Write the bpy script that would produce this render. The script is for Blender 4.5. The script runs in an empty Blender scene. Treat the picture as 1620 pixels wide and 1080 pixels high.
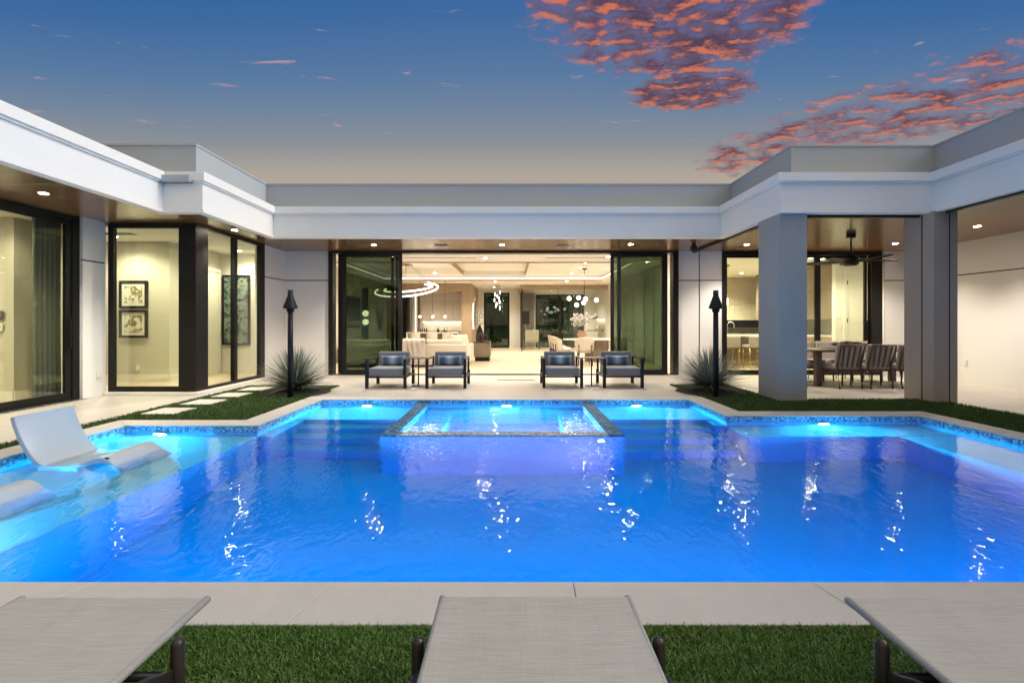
import bpy, math, random
from mathutils import Vector, Matrix
random.seed(7)
R = math.radians
SC = bpy.context.scene
COL = SC.collection
PI = math.pi

# ------------------------------------------------------------------ mesh builder
class MB:
    def __init__(s): s.v = []; s.f = []; s.m = []; s.cur = 0; s.sm = []; s.smooth = False
    def mat(s, i): s.cur = i; return s
    def face(s, idx): s.f.append(idx); s.m.append(s.cur); s.sm.append(s.smooth)
    def quad(s, a, b, c, d):
        n = len(s.v); s.v += [tuple(a), tuple(b), tuple(c), tuple(d)]; s.face((n, n+1, n+2, n+3)); return s
    def box(s, x0, y0, z0, x1, y1, z1):
        x0, x1 = min(x0, x1), max(x0, x1); y0, y1 = min(y0, y1), max(y0, y1); z0, z1 = min(z0, z1), max(z0, z1)
        n = len(s.v)
        s.v += [(x0,y0,z0),(x1,y0,z0),(x1,y1,z0),(x0,y1,z0),(x0,y0,z1),(x1,y0,z1),(x1,y1,z1),(x0,y1,z1)]
        for q in ((0,3,2,1),(4,5,6,7),(0,1,5,4),(1,2,6,5),(2,3,7,6),(3,0,4,7)): s.face(tuple(n+i for i in q))
        return s
    def prism(s, poly, z0, z1, top=True, bot=True, side=True):
        n = len(s.v); k = len(poly)
        s.v += [(x,y,z0) for x,y in poly] + [(x,y,z1) for x,y in poly]
        if bot: s.face(tuple(n+i for i in reversed(range(k))))
        if top: s.face(tuple(n+k+i for i in range(k)))
        if side:
            for i in range(k):
                j = (i+1) % k; s.face((n+i, n+j, n+k+j, n+k+i))
        return s
    def extr(s, poly, a0, a1, axis='y'):
        """polygon of (u, z) extruded along axis (x or y)"""
        n = len(s.v); k = len(poly)
        P = (lambda u, z, a: (u, a, z)) if axis == 'y' else (lambda u, z, a: (a, u, z))
        s.v += [P(u, z, a0) for u, z in poly] + [P(u, z, a1) for u, z in poly]
        sm = s.smooth; s.smooth = False
        s.face(tuple(n+i for i in range(k))); s.face(tuple(n+k+i for i in reversed(range(k))))
        s.smooth = sm
        for i in range(k):
            j = (i+1) % k; s.face((n+i, n+k+i, n+k+j, n+j))
        return s
    def lathe(s, prof, cx=0, cy=0, seg=24, cap=True):
        n = len(s.v); k = len(prof); sm = s.smooth
        for r, z in prof:
            for i in range(seg):
                a = 2*PI*i/seg; s.v.append((cx + r*math.cos(a), cy + r*math.sin(a), z))
        s.smooth = True
        for j in range(k-1):
            for i in range(seg):
                i2 = (i+1) % seg
                s.face((n+j*seg+i, n+j*seg+i2, n+(j+1)*seg+i2, n+(j+1)*seg+i))
        s.smooth = False
        if cap:
            s.face(tuple(n+i for i in reversed(range(seg)))); s.face(tuple(n+(k-1)*seg+i for i in range(seg)))
        s.smooth = sm
        return s
    def cyl(s, cx, cy, z0, z1, r, seg=20): return s.lathe([(r, z0), (r, z1)], cx, cy, seg)
    def tube(s, pts, r, seg=10, cap=True, closed=False):
        pts = [Vector(p) for p in pts]; n = len(s.v); k = len(pts); up = Vector((0,0,1)); sm = s.smooth
        rr = r if isinstance(r, (list, tuple)) else [r]*k
        for i, p in enumerate(pts):
            if closed: t = pts[(i+1) % k] - pts[i-1]
            else: t = pts[min(i+1, k-1)] - pts[max(i-1, 0)]
            t.normalize()
            a = t.cross(up)
            if a.length < 1e-3: a = t.cross(Vector((0,1,0)))
            a.normalize(); b = a.cross(t)
            for j in range(seg):
                w = 2*PI*j/seg; q = p + rr[i]*(math.cos(w)*a + math.sin(w)*b); s.v.append(tuple(q))
        s.smooth = True
        for i in range(k if closed else k-1):
            i2 = (i+1) % k
            for j in range(seg):
                j2 = (j+1) % seg; s.face((n+i*seg+j, n+i2*seg+j, n+i2*seg+j2, n+i*seg+j2))
        s.smooth = False
        if cap and not closed:
            s.face(tuple(n+j for j in range(seg))); s.face(tuple(n+(k-1)*seg+j for j in reversed(range(seg))))
        s.smooth = sm
        return s
    def bar(s, a, b, w, h):
        """rectangular bar from a to b"""
        a, b = Vector(a), Vector(b); t = (b-a).normalized(); up = Vector((0,0,1))
        u = t.cross(up)
        if u.length < 1e-3: u = Vector((1,0,0))
        u.normalize(); q = u.cross(t); n = len(s.v)
        for p in (a, b):
            for du, dq in ((-1,-1),(1,-1),(1,1),(-1,1)): s.v.append(tuple(p + u*du*w/2 + q*dq*h/2))
        for f in ((0,1,2,3),(7,6,5,4),(0,4,5,1),(1,5,6,2),(2,6,7,3),(3,7,4,0)): s.face(tuple(n+i for i in f))
        return s
    def ball(s, c, r, seg=14, ring=9, sq=(1,1,1)):
        n = len(s.v); sm = s.smooth
        for j in range(ring+1):
            th = PI*j/ring
            for i in range(seg):
                a = 2*PI*i/seg
                s.v.append((c[0]+r*sq[0]*math.sin(th)*math.cos(a), c[1]+r*sq[1]*math.sin(th)*math.sin(a), c[2]-r*sq[2]*math.cos(th)))
        s.smooth = True
        for j in range(ring):
            for i in range(seg):
                i2 = (i+1) % seg; s.face((n+j*seg+i, n+j*seg+i2, n+(j+1)*seg+i2, n+(j+1)*seg+i))
        s.smooth = sm
        return s
    def grid(s, nx, ny, fn, close=False):
        n = len(s.v); sm = s.smooth
        for j in range(ny+1):
            for i in range(nx+1): s.v.append(tuple(fn(i/nx, j/ny)))
        s.smooth = True
        for j in range(ny):
            for i in range(nx):
                a = n + j*(nx+1) + i; s.face((a, a+1, a+nx+2, a+nx+1))
        s.smooth = sm
        return s
    def xf(s, M, start=0):
        for i in range(start, len(s.v)): s.v[i] = tuple(M @ Vector(s.v[i]))
        return s
    def build(s, name, mats, parent=None, bevel=0, seg=2, loc=None, sub=0):
        me = bpy.data.meshes.new(name); me.from_pydata(s.v, [], s.f)
        if not isinstance(mats, (list, tuple)): mats = [mats]
        for m in mats: me.materials.append(m)
        me.polygons.foreach_set('material_index', s.m)
        me.polygons.foreach_set('use_smooth', s.sm)
        me.update()
        o = bpy.data.objects.new(name, me); COL.objects.link(o)
        if parent: o.parent = parent
        if loc: o.location = loc
        if bevel:
            b = o.modifiers.new('bevel', 'BEVEL'); b.width = bevel; b.segments = seg; b.limit_method = 'ANGLE'; b.angle_limit = R(40)
        if sub:
            b = o.modifiers.new('sub', 'SUBSURF'); b.levels = sub; b.render_levels = sub
        return o

def tag(o, label=None, cat=None, group=None, kind=None):
    if label: o['label'] = label
    if cat: o['category'] = cat
    if group: o['group'] = group
    if kind: o['kind'] = kind
    return o
def thing(name, label, cat, loc=(0,0,0), rz=0, group=None):
    o = bpy.data.objects.new(name, None); COL.objects.link(o); o.empty_display_size = .1
    o.location = loc; o.rotation_euler = (0,0,rz)
    return tag(o, label, cat, group)
def struct(o): return tag(o, kind='structure')
def dup(root, loc, rz=None, label=None):
    def cp(o, par):
        c = o.copy(); COL.objects.link(c)
        if par: c.parent = par
        for ch in list(o.children): cp(ch, c)
        return c
    r = cp(root, None); r.location = loc
    if rz is not None: r.rotation_euler = (0,0,rz)
    if label: r['label'] = label
    return r

# ------------------------------------------------------------------ materials
class NT:
    def __init__(s, name, world=None):
        if world: s.t = world.node_tree
        else:
            s.mat = bpy.data.materials.new(name); s.mat.use_nodes = True; s.t = s.mat.node_tree
        s.t.nodes.clear()
    def n(s, typ, **kw):
        x = s.t.nodes.new(typ)
        for k, v in kw.items():
            if k in x.inputs: x.inputs[k].default_value = v
            else: setattr(x, k, v)
        return x
    def l(s, a, b): s.t.links.new(a, b)
    def math(s, op, a, b=None, c=None, clamp=False):
        x = s.n('ShaderNodeMath', operation=op); x.use_clamp = clamp
        for i, q in enumerate((a, b, c)):
            if q is None: continue
            if isinstance(q, (int, float)): x.inputs[i].default_value = q
            else: s.l(q, x.inputs[i])
        return x.outputs[0]
    def mix(s, fac, a, b, bt='MIX'):
        x = s.n('ShaderNodeMix', data_type='RGBA', blend_type=bt)
        for sock, q in ((x.inputs['Factor'], fac), (x.inputs[6], a), (x.inputs[7], b)):
            if isinstance(q, (int, float)): sock.default_value = q
            elif isinstance(q, (tuple, list)): sock.default_value = tuple(q) + ((1,) if len(q) == 3 else ())
            else: s.l(q, sock)
        return x.outputs[2]
    def ramp(s, fac, stops, interp='LINEAR'):
        x = s.n('ShaderNodeValToRGB'); x.color_ramp.interpolation = interp; e = x.color_ramp.elements
        while len(e) < len(stops): e.new(.5)
        for el, (p, c) in zip(e, stops): el.position = p; el.color = tuple(c) + ((1,) if len(c) == 3 else ())
        s.l(fac, x.inputs[0]); return x.outputs[0]
    def maprange(s, v, a, b, c=0., d=1., smooth=True):
        x = s.n('ShaderNodeMapRange', interpolation_type='SMOOTHSTEP' if smooth else 'LINEAR'); s.l(v, x.inputs[0])
        for i, q in enumerate((a, b, c, d)): x.inputs[i+1].default_value = q
        return x.outputs[0]
    def coords(s, scale=(1,1,1), rot=(0,0,0), loc=(0,0,0), kind='Object'):
        tc = s.n('ShaderNodeTexCoord'); mp = s.n('ShaderNodeMapping')
        mp.inputs['Scale'].default_value = scale; mp.inputs['Rotation'].default_value = rot; mp.inputs['Location'].default_value = loc
        s.l(tc.outputs[kind], mp.inputs[0]); return mp.outputs[0]
    def noise(s, vec, scale, detail=3, rough=.5, dist=0):
        x = s.n('ShaderNodeTexNoise'); x.inputs['Scale'].default_value = scale; x.inputs['Detail'].default_value = detail
        x.inputs['Roughness'].default_value = rough; x.inputs['Distortion'].default_value = dist
        s.l(vec, x.inputs['Vector']); return x.outputs[0]
    def out(s, surf, vol=None):
        o = s.n('ShaderNodeOutputMaterial'); s.l(surf, o.inputs[0])
        if vol: s.l(vol, o.inputs[1])
        return s.mat
    def bsdf(s, col, rough=.5, metal=0, bump=None, bstr=.2, bdist=.01, spec=None, coat=0, sheen=0):
        p = s.n('ShaderNodeBsdfPrincipled')
        for sock, q in (('Base Color', col), ('Roughness', rough), ('Metallic', metal)):
            if isinstance(q, (int, float)): p.inputs[sock].default_value = q
            elif isinstance(q, (tuple, list)): p.inputs[sock].default_value = tuple(q) + ((1,) if len(q) == 3 else ())
            else: s.l(q, p.inputs[sock])
        if spec is not None: p.inputs['Specular IOR Level'].default_value = spec
        if coat: p.inputs['Coat Weight'].default_value = coat
        if sheen: p.inputs['Sheen Weight'].default_value = sheen
        if bump is not None:
            b = s.n('ShaderNodeBump'); b.inputs['Strength'].default_value = bstr; b.inputs['Distance'].default_value = bdist
            s.l(bump, b.inputs['Height']); s.l(b.outputs[0], p.inputs['Normal'])
        return p.outputs[0]

def mul(c, k): return tuple(min(1, x*k) for x in c)
def M_noise(name, col, rough=.5, var=.15, scale=6, bump=.1, bscale=80, metal=0, stretch=(1,1,1), bdist=.004, spec=None, coat=0, sheen=0):
    t = NT(name); v = t.coords(stretch)
    n1 = t.noise(v, scale, 4, .6); c = t.mix(n1, mul(col, 1-var), mul(col, 1+var))
    n2 = t.noise(v, bscale, 3, .6)
    r = t.maprange(n1, .2, .8, max(.02, rough-.08), min(1, rough+.08))
    return t.out(t.bsdf(c, r, metal, n2, bump, bdist, spec, coat, sheen))
def M_emit(name, col, st):
    t = NT(name); e = t.n('ShaderNodeEmission', Strength=st); e.inputs[0].default_value = tuple(col) + (1,)
    return t.out(e.outputs[0])
def M_glass(name, tint, refl=.045, rcol=(1,1,1)):
    t = NT(name); lw = t.n('ShaderNodeLayerWeight', Blend=.5)
    f = t.math('POWER', lw.outputs['Facing'], 5); f = t.math('MULTIPLY_ADD', f, .85, refl)
    tr = t.n('ShaderNodeBsdfTransparent'); tr.inputs[0].default_value = tuple(tint) + (1,)
    gl = t.n('ShaderNodeBsdfGlossy'); gl.inputs[0].default_value = tuple(rcol) + (1,); gl.inputs['Roughness'].default_value = .0
    mx = t.n('ShaderNodeMixShader'); t.l(f, mx.inputs[0]); t.l(tr.outputs[0], mx.inputs[1]); t.l(gl.outputs[0], mx.inputs[2])
    return t.out(mx.outputs[0])
def M_planks(name, col, width, length, axis='x', rough=.4, var=.35, gap=.004, coat=0, gapcol=.25):
    """boards running along axis"""
    t = NT(name); rot = (0,0,0) if axis == 'x' else (0,0,PI/2)
    v = t.coords(rot=rot)
    b = t.n('ShaderNodeTexBrick'); b.offset = .37; b.inputs['Scale'].default_value = 1
    b.inputs['Brick Width'].default_value = length; b.inputs['Row Height'].default_value = width
    b.inputs['Mortar Size'].default_value = gap; b.inputs['Mortar Smooth'].default_value = .1; b.inputs['Bias'].default_value = 0
    b.inputs['Color1'].default_value = (0,0,0,1); b.inputs['Color2'].default_value = (1,1,1,1); b.inputs['Mortar'].default_value = (.5,.5,.5,1)
    t.l(v, b.inputs['Vector'])
    sep = t.n('ShaderNodeVectorMath', operation='MULTIPLY'); sep.inputs[1].default_value = (1.5, 22, 1); t.l(v, sep.inputs[0])
    add = t.n('ShaderNodeVectorMath', operation='ADD'); t.l(sep.outputs[0], add.inputs[0])
    sc = t.n('ShaderNodeVectorMath', operation='SCALE'); t.l(b.outputs['Color'], sc.inputs[0]); sc.inputs['Scale'].default_value = 13
    t.l(sc.outputs[0], add.inputs[1])
    g = t.noise(add.outputs[0], 2.2, 5, .6, .6)
    f = t.math('ADD', t.math('MULTIPLY', b.outputs['Color'], .5), t.math('MULTIPLY', g, .5))
    c = t.mix(f, mul(col, 1-var), mul(col, 1+var))
    c = t.mix(b.outputs['Fac'], c, mul(col, gapcol))
    h = t.math('SUBTRACT', t.math('MULTIPLY', g, .15), b.outputs['Fac'])
    return t.out(t.bsdf(c, rough, 0, h, .35, .004, coat=coat))
def M_tiles(name, col, w, h, rough=.45, var=.12, gap=.004, off=0., joint=.6, streak=(1,8,1), rot=0):
    t = NT(name); v = t.coords(rot=(0,0,rot))
    b = t.n('ShaderNodeTexBrick'); b.offset = off; b.inputs['Scale'].default_value = 1
    b.inputs['Brick Width'].default_value = w; b.inputs['Row Height'].default_value = h
    b.inputs['Mortar Size'].default_value = gap; b.inputs['Mortar Smooth'].default_value = .2
    b.inputs['Color1'].default_value = (0,0,0,1); b.inputs['Color2'].default_value = (1,1,1,1)
    t.l(v, b.inputs['Vector'])
    st = t.n('ShaderNodeVectorMath', operation='MULTIPLY'); st.inputs[1].default_value = streak; t.l(v, st.inputs[0])
    n = t.noise(st.outputs[0], 1.6, 5, .62, .4); n2 = t.noise(v, 45, 3, .6); n3 = t.noise(v, .6, 3, .6)
    f = t.math('ADD', t.math('MULTIPLY', b.outputs['Color'], .25), t.math('ADD', t.math('MULTIPLY', n, .45), t.math('MULTIPLY', n3, .3)))
    c = t.mix(f, mul(col, 1-var*1.6), mul(col, 1+var*1.6))
    c = t.mix(t.math('MULTIPLY', n2, .45), c, mul(col, .72))
    c = t.mix(b.outputs['Fac'], c, mul(col, joint))
    hh = t.math('SUBTRACT', t.math('MULTIPLY', n2, .12), b.outputs['Fac'])
    r = t.maprange(n3, .3, .7, rough-.1, rough+.12)
    return t.out(t.bsdf(c, r, 0, hh, .3, .003))
def M_mosaic(name, cols, size=.026, rough=.12, grout=(.25,.3,.33), spec=None):
    """small square tiles, each of its own colour; the grid follows the object's own axes"""
    t = NT(name); v = t.coords((1/size, 1/size, 1/size), loc=(.013, .017, .41))
    fl = t.n('ShaderNodeVectorMath', operation='FLOOR'); t.l(v, fl.inputs[0])
    wn = t.n('ShaderNodeTexWhiteNoise'); wn.noise_dimensions = '3D'; t.l(fl.outputs[0], wn.inputs['Vector'])
    k = len(cols); c = t.ramp(wn.outputs['Value'], [(i/k, cc) for i, cc in enumerate(cols)], 'CONSTANT')
    fr = t.n('ShaderNodeVectorMath', operation='FRACTION'); t.l(v, fr.inputs[0])
    ge = t.n('ShaderNodeNewGeometry'); ab = t.n('ShaderNodeVectorMath', operation='ABSOLUTE'); t.l(ge.outputs['True Normal'], ab.inputs[0])
    sf = t.n('ShaderNodeSeparateXYZ'); t.l(fr.outputs[0], sf.inputs[0]); sn = t.n('ShaderNodeSeparateXYZ'); t.l(ab.outputs[0], sn.inputs[0])
    g = None
    for i in range(3):
        e = t.math('LESS_THAN', t.math('MINIMUM', sf.outputs[i], t.math('SUBTRACT', 1, sf.outputs[i])), .06)
        e = t.math('MULTIPLY', e, t.math('LESS_THAN', sn.outputs[i], .5))
        g = e if g is None else t.math('MAXIMUM', g, e)
    c = t.mix(g, c, grout)
    r = t.math('MULTIPLY_ADD', g, .5, rough)
    return t.out(t.bsdf(c, r, 0, t.math('SUBTRACT', 1, g), .3, .002, spec))

WHITE = M_noise('white_stucco', (.79,.76,.72), .7, .06, 1.2, .12, 220)
WALLW = M_noise('wall_panel_white', (.74,.72,.70), .65, .05, 1.0, .08, 160)
GREYP = M_noise('grey_stucco', (.37,.39,.41), .8, .06, 1.1, .15, 240)
def _stone(name, ca, cb):
    t = NT(name); v = t.coords((1,1,1)); w = t.coords((3,3,40))
    a = t.noise(v, 1.8, 4, .6); b = t.noise(w, 4, 4, .65); c = t.mix(t.math('ADD', t.math('MULTIPLY', a, .5), t.math('MULTIPLY', b, .5)), ca, cb)
    return t.out(t.bsdf(c, .6, 0, b, .12, .003))
STONE = _stone('column_stone', (.24,.235,.225), (.38,.37,.35)); STONE2 = _stone('warm_column_stone', (.29,.235,.195), (.43,.36,.305))
SOFFIT = M_planks('soffit_wood', (.20,.105,.05), .11, 3.2, 'x', .24, .45, .005)
SOFFITY = M_planks('soffit_wood_lengthwise', (.15,.075,.034), .11, 3.2, 'y', .33, .4, .003)
OAK = M_planks('oak_floor', (.56,.46,.34), .19, 2.1, 'x', .38, .18, .002, gapcol=.6)
DECK = M_tiles('deck_tile', (.46,.42,.375), 1.2, .6, .42, .15, .003, .5, .72, (1.2,7,1))
COPE = M_tiles('coping_stone', (.54,.49,.435), 50, 50, .55, .17, .0, 0, 1, (3,3,1))
GROUT = M_noise('grout', (.16,.15,.135), .9)
FRAME = M_noise('bronze_frame', (.009,.008,.0075), .42, .2, 8, .05, 300, spec=.25)
BLACK = M_noise('black_metal', (.007,.007,.009), .45, .2, 8, .08, 300, spec=.3)
NAVY = M_noise('navy_metal', (.008,.011,.019), .42, .2, 8, .05, 300, spec=.3)
GLASS = M_glass('clear_glass', (.90,.94,.86))
GLASSB = M_glass('bay_glass', (.91,.94,.86), .05)
GLASSD = M_glass('dark_glass', (.66,.705,.645), .02)
GLASSG = M_glass('garden_glass', (.72,.90,.78), .04)
GLASSI = M_glass('partition_glass', (.95,.97,.95), .03)
PLASTER = M_noise('pool_plaster', (.26,.48,.64), .6, .10, 2.2, .2, 60)
MOSAIC = M_mosaic('waterline_mosaic', [(.06,.16,.28),(.16,.36,.50),(.10,.26,.42),(.28,.48,.58),(.12,.30,.48),(.34,.54,.62),(.03,.08,.16)], .027)
SPATILE = M_mosaic('spa_mosaic', [(.02,.09,.20),(.04,.15,.29),(.09,.23,.36),(.03,.11,.24),(.20,.34,.42),(.012,.05,.12),(.05,.12,.19)], .034, .38, (.08,.17,.25), .08)
CREAM = M_noise('cream_wall', (.70,.68,.63), .7, .03, 1, .05, 200)
OLIVEW = M_noise('taupe_wall', (.52,.50,.42), .7, .04, 1, .05, 200)
CEIL = M_noise('ceiling_white', (.76,.74,.70), .8, .03, 1, .05, 200)
TRIMW = M_noise('white_trim', (.70,.68,.62), .45, .03, 3, .03, 200)
OAKV = M_planks('oak_veneer', (.36,.26,.16), .6, 2.4, 'y', .5, .2, .002)
def _veneer(name, col, rough=.5):
    t = NT(name); v = t.coords((30,30,1.4)); a = t.noise(v, 1.5, 5, .6, .8)
    return t.out(t.bsdf(t.mix(a, mul(col,.75), mul(col,1.25)), rough, 0, a, .08, .003))
WOODV = _veneer('wood_wall_veneer', (.34,.25,.165))
CABW = _veneer('pale_cabinet', (.56,.50,.42), .4)
CABB = _veneer('brown_cabinet', (.20,.16,.115), .45)
CHAIRW = _veneer('dark_teak', (.07,.046,.032), .5)
MARBLE = M_noise('marble', (.66,.64,.60), .25, .2, 3, .02, 100)
GREYF = M_noise('grey_cushion', (.17,.175,.20), .9, .12, 40, .5, 500, bdist=.002, sheen=.2)
TAUPEF = M_noise('taupe_upholstery', (.30,.26,.24), .9, .12, 40, .5, 500, bdist=.002, sheen=.2)
CREAMF = M_noise('cream_upholstery', (.58,.52,.43), .9, .08, 30, .4, 400, bdist=.002, sheen=.2)
TURFB = M_noise('turf_base', (.012,.03,.006), .95, .4, 20, .6, 300)
SOIL = M_noise('mulch', (.02,.016,.012), .95, .5, 30, .8, 120, bdist=.02)
RESIN = M_noise('white_resin', (.40,.43,.46), .38, .03, 2, .03, 150)
EM_WARM = M_emit('warm_lamp', (1,.80,.52), 14)
EM_DOWN = M_emit('downlight_lens', (1,.84,.62), 260)
EM_COVE = M_emit('cove_led', (1,.84,.60), 3.6)
EM_RING = M_emit('ring_led', (1,.88,.70), 7)
EM_POOL = M_emit('pool_lens', (.5,.9,1), 25)
CHROME = M_noise('brushed_steel', (.5,.5,.5), .3, .1, 8, .02, 200, metal=1)
BRASS = M_noise('brass', (.45,.28,.10), .3, .1, 8, .02, 200, metal=1)
def M_leaf(name, a, b):
    t = NT(name); oi = t.n('ShaderNodeNewGeometry'); c = t.mix(oi.outputs['Random Per Island'], a, b)
    p = t.bsdf(c, .55); tl = t.n('ShaderNodeBsdfTranslucent'); t.l(c, tl.inputs[0]); m = t.n('ShaderNodeMixShader'); m.inputs[0].default_value = .25
    t.l(p, m.inputs[1]); t.l(tl.outputs[0], m.inputs[2]); return t.out(m.outputs[0])
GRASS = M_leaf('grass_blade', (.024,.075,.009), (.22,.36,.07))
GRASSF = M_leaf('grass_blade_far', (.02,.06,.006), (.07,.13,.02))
YUCCA = M_leaf('yucca_leaf', (.06,.08,.05), (.30,.33,.27))
HEDGE = M_leaf('hedge_leaf', (.02,.075,.035), (.07,.20,.09))
# ================================================================== the setting
POOL = [(-3.13,7.95),(2.9,7.95),(2.9,6.56),(5.5,6.56),(5.5,2.32),(-4.75,2.32),(-4.75,5.93),(-3.13,5.93)]
def offset(poly, d):
    """closed polygon, moved outwards by d (clockwise input: outside is on the left)"""
    out = []; k = len(poly)
    for i in range(k):
        p0, p1, p2 = Vector(poly[i-1]), Vector(poly[i]), Vector(poly[(i+1) % k])
        a = (p1-p0).normalized(); b = (p2-p1).normalized()
        na, nb = Vector((-a.y, a.x)), Vector((-b.y, b.x))
        out.append(tuple(p1 + (na+nb)*(d/(1+na.dot(nb)))))
    return out
# ground far around, deck on it
g = MB()
for a in ((-400,-400,-20,400),(20,-400,400,400),(-20,-400,20,-10),(-20,30,20,400)): g.box(a[0],a[1],-.3,a[2],a[3],-.02)
struct(g.build('ground', M_noise('far_ground', (.03,.06,.02), .95, .4, .5, .4, 20)))
d = MB()
for a in ((-20,-10,-4.78,12),(5.53,-10,20,12),(-4.78,-10,5.53,2.29),(-4.78,5.96,-3.16,12),(-3.16,7.98,2.93,12),(2.93,6.59,5.53,12),(-20,12,20,30)):
    d.box(a[0],a[1],-.15,a[2],a[3],-.004 if a[1] == 12 else 0)
struct(d.build('deck', DECK))

# ------------------------------------------------------------------ pool
pool = thing('swimming_pool', 'large blue lit swimming pool sunk in the stone deck before the house', 'pool', (0,0,0))
b = MB(); ZF = -1.35
b.prism([(-4.9,2.2),(5.65,2.2),(5.65,8.1),(-4.9,8.1)], ZF-.1, ZF)
k = len(POOL)
for i in range(k):
    p, q = POOL[i], POOL[(i+1) % k]
    b.quad((p[0],p[1],ZF),(q[0],q[1],ZF),(q[0],q[1],-.17),(p[0],p[1],-.17))
b.build('basin', PLASTER, pool)
b = MB()
for i in range(k):
    p, q = POOL[i], POOL[(i+1) % k]
    b.quad((p[0],p[1],-.17),(q[0],q[1],-.17),(q[0],q[1],0),(p[0],p[1],0))
b.build('tile_band', MOSAIC, pool)
def ledge(name, *a): return MB().box(*a).build(name, PLASTER, pool, bevel=.015)
ledge('shelf', -4.745,2.325,ZF,-3.13,5.925,-.30)
for sx in ((-3.125,-1.555),(1.315,2.895)):
    ledge('shelf', sx[0],6.95,ZF,sx[1],7.945,-.32)
    for j, (y, z) in enumerate(((6.67,-.56),(6.40,-.80),(6.13,-1.05))): ledge('step', sx[0],y,ZF,sx[1],y+.277,z)
ledge('bench', -3.125,5.95,ZF,-2.98,6.94,-.34); ledge('bench', 2.75,6.58,ZF,2.895,6.94,-.34)
ledge('bench', 2.905,5.95,ZF,5.495,6.555,-.36); ledge('bench', 4.75,2.325,ZF,5.495,5.945,-.36)
# coping: single stones with open joints
inner = offset(POOL, -.012); outer = offset(POOL, .32)
gr = MB(); n = 0
for i in range(k):
    a0, a1 = Vector(inner[i]), Vector(inner[(i+1) % k]); b0, b1 = Vector(outer[i]), Vector(outer[(i+1) % k])
    gr.prism([tuple(Vector(POOL[i])*1), POOL[(i+1) % k], tuple(b1), tuple(b0)][::-1], .001, .004)
    ln = (a1-a0).length; m = max(1, round(ln/1.12)); st = MB(); cuts = [j/m for j in range(m+1)]
    if i == 4: cuts = [0] + [(a0.x-xx)/ln for xx in (4.89,3.74,2.59,1.44,.29,-.86,-2.01,-3.16)] + [1]
    for j in range(len(cuts)-1):
        e = .0013/ln; u0, u1 = cuts[j] + (e if j else .0004), cuts[j+1] - (e if j < len(cuts)-2 else .0004)
        st.prism([tuple(a0.lerp(a1,u0)), tuple(a0.lerp(a1,u1)), tuple(b0.lerp(b1,u1)), tuple(b0.lerp(b1,u0))][::-1], -.012 if False else .005, .018)
    st.build('coping', COPE, pool, bevel=.004)
gr.build('joint_bed', GROUT, pool)

# water of the pool (a notch leaves the spa out) and of the spa
def water_mat(name, ripple, extra):
    t = NT(name); tc = t.n('ShaderNodeTexCoord'); pos = tc.outputs['Object']
    def nz(sc, s3, det, dist=0.):
        m = t.n('ShaderNodeMapping'); m.inputs['Scale'].default_value = s3; t.l(pos, m.inputs[0]); return t.noise(m.outputs[0], sc, det, .55, dist)
    a = nz(1.0, (4.5, 2.8, 1), 1, .3); b_ = nz(1.0, (17, 9, 1), 1, .5); c = nz(.9, (1,1,1), 2)
    h = t.math('ADD', t.math('MULTIPLY', a, .60), t.math('MULTIPLY', b_, .55))
    h = t.math('MULTIPLY', h, t.math('MULTIPLY_ADD', c, 1.2, .35))
    if extra:      # agitated where the spa spills over
        sx = t.n('ShaderNodeSeparateXYZ'); t.l(pos, sx.inputs[0])
        w = t.math('MULTIPLY', t.maprange(sx.outputs[1], 4.3, 5.65), t.math('MULTIPLY', t.maprange(sx.outputs[0], -1.9, -1.2), t.maprange(sx.outputs[0], 1.0, 1.7, 1, 0)))
        e = nz(1.0, (17, 10, 1), 2, .8)
        h = t.math('ADD', h, t.math('MULTIPLY', e, t.math('MULTIPLY', w, 2.4)))
    bp = t.n('ShaderNodeBump'); bp.inputs['Strength'].default_value = 1; bp.inputs['Distance'].default_value = ripple; t.l(h, bp.inputs['Height'])
    gl = t.n('ShaderNodeBsdfGlass', IOR=1.27, Roughness=0.0); t.l(bp.outputs[0], gl.inputs['Normal'])
    va = t.n('ShaderNodeVolumeAbsorption', Density=1.5); va.inputs[0].default_value = (.0,.875,.988,1)
    return t.out(gl.outputs[0], va.outputs[0])
W1 = water_mat('pool_water', .0058, True); W2 = water_mat('spa_water', .005, False)
e = .006
wp = [(-3.13-e,7.95+e),(-1.5,7.95+e),(-1.5,5.77),(1.27,5.77),(1.27,7.95+e),(2.9+e,7.95+e),(2.9+e,6.56+e),(5.5+e,6.56+e),(5.5+e,2.32-e),(-4.75-e,2.32-e),(-4.75-e,5.93+e),(-3.13-e,5.93+e)]
struct(MB().prism(wp[::-1], ZF-.03, -.055).build('water', W1))
struct(MB().prism([(-1.385,5.675),(1.135,5.675),(1.135,7.955),(-1.385,7.955)], -1.2, -.045).build('water', W2))

spa = thing('spa', 'square raised spa with dark mosaic rim at the back of the pool', 'spa', (0,0,0))
s = MB(); s.box(-1.55,5.67,ZF,-1.38,7.945,-.09); s.box(1.13,5.67,ZF,1.31,7.945,-.09); s.box(-1.379,5.67,ZF,1.129,5.86,-.09); s.build('wall', PLASTER, spa)
MB().box(-1.553,5.667,-.09,-1.38,7.945,-.041).build('rim', SPATILE, spa); MB().box(1.13,5.667,-.09,1.313,7.945,-.041).build('rim', SPATILE, spa)
s = MB(); s.box(-1.379,5.667,-.09,1.129,5.86,-.051); s.build('spill_edge', MOSAIC, spa)
s = MB(); s.box(-1.379,5.861,ZF,1.129,7.945,-1.0); s.build('basin', PLASTER, spa)
s = MB(); s.box(-1.379,7.45,-.999,1.129,7.944,-.45).box(-1.379,5.862,-.999,-.93,7.449,-.45).box(.68,5.862,-.999,1.129,7.449,-.45); s.build('bench', PLASTER, spa, bevel=.02)
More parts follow.
